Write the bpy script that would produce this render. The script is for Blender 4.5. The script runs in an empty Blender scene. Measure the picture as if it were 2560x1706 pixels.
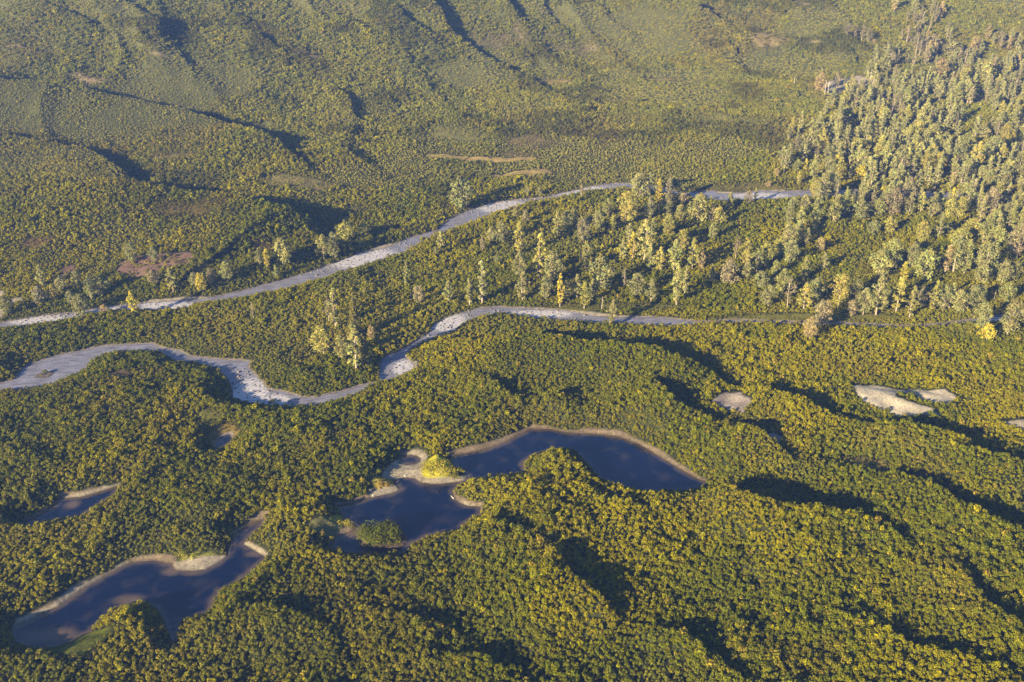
import bpy, bmesh, math, random
import numpy as np

# ------------------------------------------------------------------ camera, sky, sun, exposure
H_CAM = 280.0
PITCH = math.radians(28.0)
HFOV = math.radians(55.0)
SUN_EL = math.radians(18.5)
SUN_AZ = math.radians(44.0)          # light travels to the right and away from the camera
SUN_STRENGTH = 5.0
SKY_STRENGTH = 0.05
EXPOSURE = 2.25
HAZE_DENSITY = 0.000095

scene = bpy.context.scene
cam_d = bpy.data.cameras.new('camera')
cam = bpy.data.objects.new('camera', cam_d)
scene.collection.objects.link(cam)
cam.location = (0, 0, H_CAM)
cam.rotation_euler = (math.pi / 2 - PITCH, 0, 0)
cam_d.sensor_fit = 'HORIZONTAL'
cam_d.angle = HFOV
cam_d.clip_start = 1.0
cam_d.clip_end = 30000.0
scene.camera = cam

world = bpy.data.worlds.new('World')
scene.world = world
world.use_nodes = True
wn = world.node_tree
bg = wn.nodes['Background']
sky = wn.nodes.new('ShaderNodeTexSky')
sky.sky_type = 'NISHITA'
sky.sun_disc = False
sky.sun_elevation = SUN_EL
sky.sun_rotation = math.pi + SUN_AZ
sky.altitude = 300
sky.air_density = 1.0
sky.dust_density = 0.6
sky.ozone_density = 4.0
wn.links.new(sky.outputs[0], bg.inputs[0])
bg.inputs[1].default_value = SKY_STRENGTH

sun_d = bpy.data.lights.new('sun', 'SUN')
sun_d.energy = SUN_STRENGTH
sun_d.angle = math.radians(0.6)
sun_d.color = (1.0, 0.79, 0.45)
sun = bpy.data.objects.new('sun', sun_d)
scene.collection.objects.link(sun)
from mathutils import Vector, noise as mnoise
LDIR = Vector((math.sin(SUN_AZ) * math.cos(SUN_EL), math.cos(SUN_AZ) * math.cos(SUN_EL), -math.sin(SUN_EL)))
sun.rotation_euler = LDIR.to_track_quat('-Z', 'Y').to_euler()
sun.location = (-400, -400, 400)

vs = scene.view_settings
vs.view_transform = 'Standard'
vs.look = 'None'
vs.exposure = EXPOSURE
vs.gamma = 1.0
vs.use_curve_mapping = False
cy = scene.cycles
cy.max_bounces = 5
cy.diffuse_bounces = 3
cy.glossy_bounces = 2
cy.transmission_bounces = 3
cy.transparent_max_bounces = 4
cy.volume_bounces = 1
cy.use_denoising = True
cy.caustics_reflective = False
cy.caustics_refractive = False
cy.sample_clamp_indirect = 4.0

RNG = np.random.default_rng(7)
random.seed(7)
COL = scene.collection

# ------------------------------------------------------------------ survey: directions measured in the photograph (2560 x 1706)
FPX = 1280.0 / math.tan(HFOV / 2)
CP, SP = math.cos(PITCH), math.sin(PITCH)
def ray(u, v):
    a = (np.asarray(u, float) - 1280.0) / FPX
    b = (853.0 - np.asarray(v, float)) / FPX
    return a, CP + b * SP, -SP + b * CP
def at_z(u, v, z=0.0):
    dx, dy, dz = ray(u, v)
    t = (np.asarray(z, float) - H_CAM) / dz
    return np.stack([dx * t, dy * t], -1)

# ------------------------------------------------------------------ numpy noise
def _h(ix, iy, seed):
    n = (ix.astype(np.int64) * 374761393 + iy.astype(np.int64) * 668265263 + seed * 1442695041) & 0x7fffffff
    n = ((n ^ (n >> 13)) * 1274126177) & 0x7fffffff
    n = (n ^ (n >> 16)) & 0xffffff
    return n / float(0xffffff)
def vnoise(x, y, seed=0):
    ix = np.floor(x); iy = np.floor(y)
    fx = x - ix; fy = y - iy
    fx = fx * fx * fx * (fx * (fx * 6 - 15) + 10); fy = fy * fy * fy * (fy * (fy * 6 - 15) + 10)
    a = _h(ix, iy, seed); b = _h(ix + 1, iy, seed); c = _h(ix, iy + 1, seed); d = _h(ix + 1, iy + 1, seed)
    return (a + (b - a) * fx) * (1 - fy) + (c + (d - c) * fx) * fy
def fbm(x, y, wl, seed=0, octv=3):
    s = 0.0; amp = 0.5; tot = 0.0
    for k in range(octv):
        ca, sa = math.cos(0.6 * k + 0.3), math.sin(0.6 * k + 0.3)
        s = s + amp * vnoise((x * ca - y * sa) / wl + 17.3 * k, (x * sa + y * ca) / wl + 5.1 * k, seed + k)
        tot += amp; amp *= 0.5; wl *= 0.47
    return s / tot * 2 - 1
def sstep(a, b, x):
    t = np.clip((x - a) / (b - a), 0, 1)
    return t * t * (3 - 2 * t)

# ------------------------------------------------------------------ broad shape of the land
_foot = np.array([(-700, 800), (-300, 745), (0, 705), (500, 640), (830, 580), (1080, 515), (1560, 440), (1900, 452), (2560, 425), (3100, 405)], float)
FW = at_z(_foot[:, 0], _foot[:, 1], 0.0)
def land_base(x, y):
    yf = np.interp(x, FW[:, 0], FW[:, 1])
    s = y - yf
    z = 0.055 * np.clip(s, 0, 1e9)
    t = np.clip(s - 250, 0, 1e9)
    ramp = np.where(t < 120, t * t / 240.0, t - 60.0)
    z = z + 0.30 * ramp
    zc = 190.0
    z = np.where(z > zc, zc + 60 * (1 - np.exp(-(z - zc) / 60.0)), z)
    return z
def hit(u, v, dz=0.0, zf=None):
    """first point on a sight line that lies on the land (raised by dz)"""
    zf = zf or land_base
    dx, dy, dzz = [float(q) for q in ray(u, v)]
    ts = np.linspace(150, 3500, 1700)
    g = H_CAM + dzz * ts - (zf(dx * ts, dy * ts) + dz)
    k = int(np.argmax(g < 0)) if (g < 0).any() else len(ts) - 1
    k = max(k, 1)
    a = g[k - 1] / max(g[k - 1] - g[k], 1e-9)
    t = ts[k - 1] + a * (ts[k] - ts[k - 1])
    return dx * t, dy * t

# ------------------------------------------------------------------ water outlines
def poly_world(pts, near_h=2.0):
    """outline on the water level; where the near bank's shrubs stand in the line of sight, the bank lies nearer"""
    p = np.array(pts, float)
    area = 0.5 * np.sum(p[:, 0] * np.roll(p[:, 1], -1) - np.roll(p[:, 0], -1) * p[:, 1])
    t = np.roll(p, -1, 0) - np.roll(p, 1, 0)
    n = np.stack([t[:, 1], -t[:, 0]], -1) * (1 if area > 0 else -1)
    n /= np.linalg.norm(n, axis=1, keepdims=True) + 1e-9
    z = near_h * np.clip(n[:, 1], 0, 1)
    return at_z(p[:, 0], p[:, 1], z)
RIVER = [(-200, 850), (-60, 822), (0, 808), (110, 790), (197, 781), (263, 768), (365, 757), (453, 750), (512, 747), (585, 733), (694, 704), (786, 677), (850, 653), (897, 635), (970, 619), (1033, 593), (1091, 577), (1130, 545), (1176, 526), (1222, 511), (1256, 505), (1302, 500), (1348, 497), (1382, 489), (1428, 479), (1474, 468), (1520, 461), (1559, 459), (1640, 466), (1719, 483), (1783, 478), (1798, 484), (1857, 484), (1900, 478), (1964, 479), (2060, 475), (2200, 476), (2400, 485), (2526, 495), (2620, 500), (2800, 505),
         (2800, 520), (2620, 513), (2526, 508), (2400, 500), (2200, 492), (2060, 492), (1964, 499), (1889, 501), (1857, 504), (1794, 503), (1764, 499), (1719, 492), (1640, 477), (1559, 467), (1474, 478), (1428, 487), (1394, 495), (1360, 502), (1325, 506), (1281, 520), (1233, 533), (1194, 549), (1157, 562), (1106, 583), (1051, 605), (1003, 634), (941, 652), (860, 681), (804, 698), (713, 724), (621, 740), (512, 760), (420, 778), (351, 777), (274, 780), (197, 795), (128, 804), (0, 822), (-60, 836), (-200, 866)]
STREAM = [(-150, 1000), (-60, 975), (0, 960), (37, 949), (55, 925), (73, 911), (135, 891), (183, 882), (256, 865), (329, 861), (380, 860), (409, 871), (450, 878), (475, 891), (530, 898), (600, 901), (626, 904), (618, 916), (632, 933), (654, 955), (669, 973), (713, 980), (753, 993), (789, 995), (822, 986), (860, 979), (894, 966), (949, 955), (947, 933), (956, 896), (1007, 874), (1047, 849), (1077, 830), (1080, 816), (1124, 792), (1161, 781), (1201, 771), (1245, 768), (1307, 771), (1398, 776), (1435, 780), (1490, 791), (1544, 793), (1618, 793), (1665, 796), (1710, 801), (1752, 805), (1838, 801), (1925, 804), (2008, 806), (2103, 808), (2190, 812), (2240, 816), (2320, 813), (2364, 808), (2429, 800), (2465, 795), (2502, 790), (2559, 776), (2700, 745),
          (2700, 756), (2560, 784), (2502, 801), (2472, 804), (2429, 804), (2364, 812), (2320, 817), (2240, 820), (2190, 816), (2103, 812.5), (2008, 810.5), (1925, 808.5), (1838, 805.5), (1752, 809.5), (1715, 812), (1654, 813), (1600, 812), (1544, 809), (1471, 808), (1431, 802), (1343, 796), (1318, 789), (1252, 781), (1197, 789), (1153, 809), (1131, 829), (1098, 837), (1055, 857), (1025, 871), (1014, 896), (1036, 909), (1033, 919), (978, 945), (916, 967), (872, 992), (822, 1004), (786, 1013), (731, 1017), (669, 1011), (621, 1004), (581, 996), (581, 973), (570, 947), (541, 922), (493, 904), (439, 900), (420, 889), (395, 876), (351, 876), (285, 878), (256, 885), (227, 903), (205, 925), (157, 947), (121, 962), (55, 973), (0, 975), (-60, 990), (-150, 1020)]
POND = [(1327, 1072), (1371, 1072), (1425, 1082), (1490, 1085), (1545, 1091), (1599, 1110), (1643, 1137), (1697, 1170), (1752, 1200), (1768, 1203), (1752, 1212), (1719, 1219), (1665, 1217), (1610, 1221), (1567, 1213), (1501, 1188), (1469, 1155), (1447, 1128), (1414, 1117), (1380, 1118), (1349, 1128), (1318, 1142), (1308, 1158), (1311, 1177), (1251, 1182), (1186, 1193), (1153, 1203), (1132, 1222), (1135, 1244), (1144, 1253), (1168, 1264), (1202, 1267), (1204, 1278), (1184, 1289), (1166, 1298), (1155, 1313), (1148, 1322), (1108, 1324), (1068, 1333), (1050, 1343), (1028, 1353), (1018, 1368), (1000, 1378), (956, 1378), (912, 1378), (867, 1373), (822, 1364), (845, 1342), (885, 1326), (895, 1312), (867, 1303), (856, 1282), (836, 1266), (867, 1264), (900, 1251), (934, 1242), (979, 1233), (996, 1226), (999, 1219), (987, 1206), (990, 1196), (1014, 1194), (1037, 1195), (1052, 1206), (1079, 1209), (1101, 1209), (1135, 1206), (1162, 1201), (1168, 1187), (1157, 1173), (1141, 1168), (1130, 1153), (1126, 1142), (1146, 1137), (1202, 1126), (1246, 1113), (1280, 1097), (1304, 1084)]
POOL = [(997, 1152), (1006, 1142), (1025, 1137), (1043, 1139), (1053, 1147), (1050, 1156), (1038, 1161), (1018, 1163), (1003, 1160)]
LAGOON = [(28, 1580), (40, 1565), (91, 1542), (146, 1516), (201, 1476), (256, 1443), (314, 1411), (329, 1405), (384, 1401), (431, 1410), (437, 1425), (471, 1427), (512, 1424), (541, 1409), (566, 1392), (572, 1370), (587, 1341), (623, 1310), (660, 1297), (651, 1310), (623, 1335), (610, 1360), (640, 1378), (665, 1392), (651, 1400), (621, 1426), (585, 1451), (548, 1470), (534, 1495), (526, 1517), (512, 1528), (470, 1537), (450, 1548), (446, 1580), (430, 1600), (418, 1575), (408, 1545), (398, 1525), (385, 1508), (351, 1499), (311, 1506), (278, 1524), (238, 1557), (219, 1572), (146, 1605), (91, 1613), (37, 1598)]
SLOUGH = [(60, 1306), (121, 1276), (153, 1246), (205, 1242), (248, 1229), (296, 1214), (290, 1226), (278, 1236), (238, 1261), (212, 1278), (197, 1285), (157, 1292), (121, 1294), (80, 1309)]
PUDDLE = [(541, 1119), (546, 1103), (558, 1091), (574, 1084), (578, 1092), (566, 1106), (552, 1117)]
WATERS = [('river', poly_world(RIVER, 0.2)), ('stream', poly_world(STREAM, 0.6)), ('pond', poly_world(POND, 2.2)), ('pool', poly_world(POOL, 0.0)),
          ('lagoon', poly_world(LAGOON, 2.2)), ('slough', poly_world(SLOUGH, 2.0)), ('puddle', poly_world(PUDDLE, 1.5))]
# land that stands inside the pond (the thicket island)
ISLAND = at_z(*np.array([(898, 1352), (905, 1328), (925, 1322), (960, 1322), (1000, 1326), (1012, 1345), (1010, 1361), (985, 1368), (940, 1366), (910, 1364)], float).T)
BAR = at_z(*np.array([(88, 943), (100, 935), (115, 930), (131, 932), (129, 938), (112, 944)], float).T)

def sdf_poly(x, y, poly, pad=60.0):
    """signed distance (negative inside), only exact within pad of the outline's box"""
    out = np.full(x.shape, pad)
    lo = poly.min(0) - pad; hi = poly.max(0) + pad
    m = (x > lo[0]) & (x < hi[0]) & (y > lo[1]) & (y < hi[1])
    idx = np.nonzero(m.ravel())[0]
    if len(idx) == 0:
        return out
    X = x.ravel()[idx]; Y = y.ravel()[idx]
    d2 = np.full(len(idx), 1e18); ins = np.zeros(len(idx), bool)
    n = len(poly)
    for i in range(n):
        ax, ay = poly[i]; bx, by = poly[(i + 1) % n]
        ex, ey = bx - ax, by - ay
        L = ex * ex + ey * ey + 1e-12
        t = np.clip(((X - ax) * ex + (Y - ay) * ey) / L, 0, 1)
        qx = X - ax - t * ex; qy = Y - ay - t * ey
        d2 = np.minimum(d2, qx * qx + qy * qy)
        c = (ay > Y) != (by > Y)
        if ey != 0:
            ins ^= c & (X < ex * (Y - ay) / ey + ax)
    d = np.sqrt(d2); d[ins] *= -1
    o = out.ravel(); o[idx] = np.minimum(d, pad)
    return o.reshape(x.shape)

# ------------------------------------------------------------------ ridges and hummocks (crest lines; the lee side lies in shade)
LX, LY = math.sin(SUN_AZ), math.cos(SUN_AZ)
D2S = 2560 / 2353.0
RIDGES = [  # points, height, width on the sunny side, width on the lee
    ([(-250, 450), (0, 457), (110, 452), (272, 462), (435, 479), (544, 495), (653, 517), (720, 530), (760, 545)], 21, 95, 23),
    ([(-200, 325), (0, 337), (109, 359), (217, 386), (262, 408), (305, 435), (330, 455)], 15, 60, 16),
    ([(-250, 180), (0, 207), (163, 223), (326, 245), (457, 277), (544, 305), (653, 337), (710, 355)], 19, 85, 20),
    ([(-100, 178), (0, 183), (65, 194)], 9, 40, 10),
    ([(830, 215), (870, 250), (885, 300), (862, 350)], 6, 45, 8),
    ([(740, 345), (820, 362), (905, 395)], 8, 40, 9),
    ([(974, 5), (1012, 50), (1088, 98), (1132, 120)], 9, 55, 10),
    ([(1040, -30), (1066, 5), (1098, 45), (1108, 76), (1175, 118), (1230, 152), (1327, 188)], 8, 45, 8),
    ([(1240, -30), (1278, 18), (1314, 51)], 7, 40, 8),
    ([(1340, -25), (1369, 18), (1398, 62)], 7, 35, 7),
    ([(1400, -30), (1442, -2), (1490, 29), (1545, 62)], 8, 40, 8),
    ([(1486, 88), (1541, 120)], 6, 30, 6),
    ([(1510, -30), (1541, 0), (1588, 47)], 7, 40, 7),
    ([(1307, 118), (1329, 146)], 6, 30, 6),
    ([(1620, -30), (1700, 6), (1750, 24), (1799, 44)], 12, 60, 14),
    ([(1747, 91), (1821, 153), (1868, 188)], 6, 28, 6),
    ([(1795, 80), (1828, 128), (1857, 161)], 6, 25, 6),
    ([(1905, 78), (1949, 90)], 6, 30, 7),
    ([(2030, 60), (2084, 77), (2131, 102)], 6, 30, 7),
    ([(2100, 110), (2120, 128), (2142, 161)], 5, 25, 5),
    ([(1912, 195), (2000, 212), (2047, 219), (2095, 249)], 10, 50, 11),
    ([(1050, 100), (1150, 150), (1260, 190)], 5, 30, 6),
    ([(330, 20), (390, 70), (410, 110)], 10, 50, 11),
    ([(150, 25), (220, 60), (270, 95)], 9, 45, 10),
    ([(40, 100), (110, 125)], 7, 35, 8),
    ([(560, 60), (640, 85), (700, 120)], 6, 40, 7),
    # foreground
    ([(1190, 852), (1289, 853), (1380, 866), (1471, 876), (1581, 884), (1690, 912), (1760, 930)], 8.5, 26, 7),
    ([(1172, 868), (1215, 890), (1252, 916)], 4, 18, 4),
    ([(1225, 950), (1260, 985), (1300, 1015)], 5, 20, 5),
    ([(1300, 1012), (1380, 1008), (1450, 1012)], 3.5, 14, 3.5),
    ([(1610, 940), (1635, 985), (1665, 1022), (1730, 1050)], 7, 24, 7),
    ([(1850, 985), (1905, 1005), (1956, 1018), (2011, 1040), (2060, 1050)], 5, 20, 5),
    ([(1845, 1085), (1890, 1115), (1940, 1140)], 6, 22, 6),
    ([(2150, 1065), (2250, 1085), (2330, 1105), (2400, 1140), (2450, 1165)], 6, 24, 6),
    ([(1725, 1255), (1810, 1262), (1880, 1300), (1938, 1312), (2029, 1314), (2175, 1322)], 9, 26, 8),
    ([(2180, 1210), (2260, 1235), (2330, 1250), (2420, 1300), (2480, 1330), (2570, 1360)], 6.5, 30, 8),
    ([(2290, 1140), (2400, 1170), (2500, 1185), (2600, 1190)], 6, 24, 6),
    ([(1965, 1380), (2010, 1410), (2050, 1460), (2065, 1500)], 3.6, 22, 5),
    ([(2340, 1400), (2390, 1455), (2430, 1510), (2475, 1565), (2580, 1620)], 5.2, 28, 7),
    ([(2140, 1575), (2195, 1615), (2270, 1655), (2400, 1690), (2520, 1720)], 5.2, 28, 7),
    ([(1340, 1390), (1390, 1440), (1440, 1490), (1480, 1540), (1510, 1580)], 6, 24, 6),
    ([(1010, 1540), (1075, 1560), (1140, 1575)], 4, 16, 4),
    ([(1120, 1665), (1200, 1675), (1300, 1685)], 4.5, 18, 4.5),
    ([(1500, 1262), (1580, 1288), (1680, 1295)], 4.5, 18, 4.5),
    ([(1350, 1285), (1440, 1305)], 4, 15, 4),
    ([(1150, 1325), (1230, 1346), (1330, 1362)], 4.5, 16, 4.5),
    ([(590, 1530), (700, 1556), (820, 1580)], 4.5, 18, 4.5),
    ([(1330, 1175), (1390, 1160), (1440, 1175), (1470, 1200)], 1.6, 14, 9),
    ([(300, 1160), (350, 1170)], 4, 14, 4),
    ([(1600, 1610), (1700, 1640), (1790, 1680)], 4, 18, 4),
    ([(1770, 1390), (1810, 1430), (1830, 1480)], 3.5, 16, 3.5),
    ([(380, 1000), (450, 985), (520, 1000)], 3, 20, 5),
]
def _mk_ridges():
    out = []
    for pts, h, ws, wl in RIDGES:
        w = np.array([hit(u, v, h) for u, v in pts])
        hs = np.full(len(w), float(h))
        hs[0] *= 0.45 if pts[0][0] > 0 and pts[0][1] > 0 else 1.0
        hs[-1] *= 0.45
        near = w[:, 1].mean() < 620; wl = wl * (0.8 if near else 0.62)
        out.append((w, hs * (1.3 if near else 1.0 if w[:, 1].mean() < 1050 else 1.25), ws, wl * 0.85))
    return out
RW = _mk_ridges()
def ridge_z(x, y):
    z = np.zeros(x.shape)
    # slight wandering keeps crests from being ruler-straight
    wx = x + 5 * fbm(x, y, 45, 91, 2); wy = y + 5 * fbm(x, y, 45, 95, 2)
    for w, hs, ws, wl in RW:
        R = 2.6 * max(ws, wl)
        lo = w.min(0) - R; hi = w.max(0) + R
        m = (wx > lo[0]) & (wx < hi[0]) & (wy > lo[1]) & (wy < hi[1])
        if not m.any():
            continue
        X = wx[m]; Y = wy[m]
        bd = np.full(X.shape, 1e18); bh = np.zeros(X.shape); bs = np.zeros(X.shape)
        for i in range(len(w) - 1):
            ax, ay = w[i]; ex, ey = w[i + 1] - w[i]
            t = np.clip(((X - ax) * ex + (Y - ay) * ey) / (ex * ex + ey * ey), 0, 1)
            qx = X - ax - t * ex; qy = Y - ay - t * ey
            d = np.hypot(qx, qy)
            k = d < bd
            bd = np.where(k, d, bd); bh = np.where(k, hs[i] + (hs[i + 1] - hs[i]) * t, bh)
            bs = np.where(k, (qx * LX + qy * LY) / (d + 1e-6), bs)
        ww = ws + (wl - ws) * sstep(-0.35, 0.35, bs)
        q = bh * np.exp(-(bd / ww) ** 2)
        zz = z[m]
        z[m] = np.maximum(zz, q) + 0.3 * np.minimum(zz, q)
    return z

def water_d(x, y):
    wd = np.full(x.shape, 60.0); pd = np.full(x.shape, 60.0)
    for nm, p in WATERS:
        d = sdf_poly(x, y, p)
        wd = np.minimum(wd, d)
        if nm in ('pond', 'lagoon', 'pool', 'slough'):
            pd = np.minimum(pd, d)
    wd = np.maximum(wd, -sdf_poly(x, y, ISLAND, 20)); wd = np.maximum(wd, -sdf_poly(x, y, BAR, 20) * 0.4)
    pd = np.maximum(pd, -sdf_poly(x, y, ISLAND, 20))
    return wd, pd
def shore_w(x, y, pd):
    """width of bare shore: banks north of the water are washed wide, southern banks are overgrown to the edge"""
    m = pd < 8
    w = np.full(x.shape, 0.5)
    if m.any():
        _, p2 = water_d(x[m], y[m] - 1.5)
        g = (pd[m] - p2) / 1.5
        isl = sdf_poly(x[m], y[m], ISLAND, 20)
        w[m] = 0.3 + np.where(isl < 5, 0.2, 2.3) * sstep(0.1, 0.9, g) * (0.75 + 0.8 * fbm(x[m], y[m], 17, 13, 2))
    return w

# ------------------------------------------------------------------ open ground: sand, gravel, grass (ellipses and outlines seen in the photograph)
SANDS = [  # outline, kind
    ([(2135, 986), (2175, 977), (2230, 986), (2246, 990), (2235, 1003), (2228, 1015), (2262, 1025), (2310, 1032), (2351, 1053), (2300, 1056), (2248, 1052), (2201, 1038), (2150, 1012)], 'white'),
    ([(2258, 986), (2270, 983), (2321, 992), (2358, 990), (2387, 1010), (2362, 1028), (2321, 1020), (2285, 1003), (2240, 1000), (2240, 988)], 'white'),
    ([(1777, 1030), (1810, 1013), (1846, 1017), (1868, 1039), (1853, 1061), (1810, 1044)], 'grey'),
    ([(1905, 1108), (1930, 1104), (1952, 1118), (1940, 1126), (1915, 1120)], 'sand'),
    ([(1030, 1130), (1058, 1126), (1070, 1140), (1062, 1160), (1055, 1182), (1052, 1206), (1037, 1197), (990, 1198), (962, 1194), (970, 1174), (1000, 1146)], 'sand'),
    ([(1057, 1195), (1100, 1196), (1150, 1190), (1168, 1186), (1164, 1203), (1100, 1210), (1055, 1208)], 'sand'),
    ([(925, 1228), (960, 1222), (992, 1212), (1000, 1222), (980, 1234), (930, 1243)], 'sand'),
    ([(428, 1412), (440, 1401), (480, 1396), (541, 1386), (568, 1388), (541, 1411), (512, 1427), (471, 1430), (437, 1428)], 'sand'),
    ([(29, 1575), (40, 1550), (120, 1515), (190, 1468), (260, 1436), (320, 1404), (325, 1410), (256, 1446), (201, 1480), (146, 1520), (91, 1546), (40, 1570)], 'sand'),
    ([(1144, 1252), (1168, 1258), (1206, 1262), (1204, 1272), (1170, 1268)], 'sand'),
    ([(610, 1356), (640, 1370), (668, 1388), (662, 1394), (634, 1382), (608, 1366)], 'sand'),
    ([(160, 1240), (205, 1236), (248, 1222), (305, 1206), (300, 1214), (250, 1232), (205, 1246), (158, 1250)], 'sand'),
    ([(300, 684), (345, 674), (420, 671), (495, 676), (480, 690), (430, 700), (370, 712), (320, 716), (300, 700)], 'red'),
    ([(150, 690), (185, 682), (195, 696), (160, 708)], 'red'),
    ([(-10, 736), (10, 738), (8, 748), (-10, 750)], 'sand'),
    ([(-10, 778), (12, 780), (8, 796), (-10, 800)], 'sand'),
    ([(30, 756), (55, 754), (58, 764), (34, 768)], 'sand'),
    ([(1226, 445), (1270, 434), (1336, 425), (1360, 428), (1390, 438), (1340, 443), (1290, 441), (1250, 446)], 'tan'),
    ([(1062, 388), (1110, 388), (1180, 396), (1260, 398), (1340, 394), (1330, 402), (1260, 407), (1180, 405), (1110, 398), (1066, 394)], 'tan'),
    ([(2045, 222), (2070, 205), (2110, 200), (2150, 196), (2195, 210), (2185, 226), (2140, 236), (2090, 238), (2055, 235)], 'sand'),
    ([(895, 635), (930, 622), (970, 612), (1000, 606), (1033, 590), (1033, 597), (970, 622), (930, 632)], 'sand'),
    ([(1170, 528), (1222, 508), (1262, 501), (1310, 496), (1352, 494), (1352, 500), (1302, 503), (1256, 508), (1222, 515)], 'sand'),
    ([(1790, 478), (1850, 483), (1900, 476), (1964, 476), (1964, 481), (1900, 481), (1857, 487), (1798, 486)], 'sand'),
    ([(370, 750), (453, 743), (512, 743), (512, 748), (453, 753), (370, 760)], 'sand'),
    ([(990, 925), (1040, 905), (1040, 920), (980, 948)], 'sand'),
    ([(1200, 768), (1310, 769), (1440, 778), (1560, 790), (1700, 798), (1700, 803), (1560, 795), (1440, 783), (1310, 774), (1200, 774)], 'sand'),
    ([(760, 996), (800, 997), (835, 985), (880, 970), (910, 962), (912, 968), (880, 980), (830, 994), (800, 1002), (760, 1001)], 'sand'),
    ([(2500, 1070), (2570, 1072), (2570, 1096), (2515, 1086)], 'sand'),
]
SANDW = []
for pts, k in SANDS:
    a = np.array(pts, float)
    SANDW.append((np.array([hit(u, v, 0.4) for u, v in a]) if a[:, 1].max() < 460 else at_z(a[:, 0], a[:, 1], 0.5), k))
FLATS = [p for (p, k), i in zip(SANDW, range(len(SANDW))) if i in (4, 5, 6, 7, 9, 11)]
GRASS = [  # u, v, ru, rv, colour, cover left
    (195, 1618, 90, 38, (0.10, 0.115, 0.02), 0.0), (820, 1325, 62, 22, (0.15, 0.15, 0.06), 0.12), (1096, 1172, 46, 34, (0.40, 0.38, 0.03), 0.0),
    (870, 1300, 40, 16, (0.32, 0.29, 0.04), 0.2), (960, 1208, 42, 18, (0.28, 0.24, 0.05), 0.3), (490, 1398, 60, 16, (0.22, 0.22, 0.04), 0.4),
    (560, 1088, 40, 26, (0.20, 0.15, 0.04), 0.3), (305, 955, 34, 9, (0.14, 0.10, 0.05), 0.0),
    (520, 1060, 30, 20, (0.12, 0.12, 0.03), 0.35), (2160, 1190, 60, 24, (0.22, 0.17, 0.05), 0.5),
    (90, 125, 60, 6, (0.26, 0.20, 0.10), 0.1), (400, 160, 60, 8, (0.24, 0.19, 0.10), 0.3), (235, 205, 60, 8, (0.22, 0.17, 0.11), 0.6), (760, 130, 90, 9, (0.24, 0.18, 0.10), 0.3),
    (655, 320, 30, 14, (0.20, 0.20, 0.05), 0.4), (740, 470, 150, 14, (0.20, 0.17, 0.07), 0.75), (420, 420, 60, 10, (0.22, 0.17, 0.08), 0.6),
    (1150, 335, 90, 18, (0.20, 0.19, 0.06), 0.5), (1480, 345, 110, 20, (0.20, 0.16, 0.06), 0.5), (1330, 350, 70, 40, (0.17, 0.13, 0.06), 0.7), (1400, 205, 50, 5, (0.26, 0.20, 0.08), 0.2), (1660, 198, 60, 4, (0.26, 0.20, 0.08), 0.2),
    (1560, 250, 70, 4, (0.24, 0.20, 0.08), 0.2), (1800, 300, 130, 16, (0.19, 0.18, 0.05), 0.6), (1930, 110, 60, 22, (0.26, 0.20, 0.10), 0.4), (2030, 115, 40, 6, (0.26, 0.21, 0.10), 0.2), (2000, 15, 30, 10, (0.28, 0.22, 0.12), 0.3),
    (2200, 200, 40, 14, (0.22, 0.21, 0.06), 0.5), (1230, 90, 110, 30, (0.15, 0.12, 0.07), 0.9), (1430, 125, 90, 24, (0.16, 0.13, 0.07), 0.85),
    (1550, 770, 200, 10, (0.13, 0.13, 0.03), 0.5), (2000, 795, 260, 9, (0.13, 0.13, 0.03), 0.5), (1860, 470, 90, 8, (0.15, 0.13, 0.04), 0.4),
    (690, 650, 50, 16, (0.20, 0.13, 0.06), 0.85), (100, 645, 50, 10, (0.18, 0.11, 0.06), 0.85), (980, 575, 70, 10, (0.18, 0.13, 0.06), 0.5), (460, 590, 120, 20, (0.15, 0.11, 0.04), 0.8),
    (1150, 520, 60, 8, (0.16, 0.12, 0.05), 0.5), (900, 545, 60, 18, (0.18, 0.18, 0.05), 0.6),
]
GW = []
for u, v, ru, rv, c, cov in GRASS:
    if v < 500:
        cx, cyy = hit(u, v, 1.0); rx = math.hypot(hit(u + ru, v, 1.0)[0] - cx, 0) ; a = hit(u, v - rv, 1.0); b = hit(u, v + rv, 1.0); ry = 0.5 * math.hypot(a[0] - b[0], a[1] - b[1])
    else:
        q = at_z(np.array([u, u + ru, u, u]), np.array([v, v, v - rv, v + rv]), 1.0)
        cx, cyy = q[0]; rx = abs(q[1, 0] - q[0, 0]); ry = 0.5 * abs(q[2, 1] - q[3, 1])
    GW.append((cx, cyy, rx, max(ry, 2.0), (0.95 if v < 480 else 0.62) * np.array(c), cov))

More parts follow.
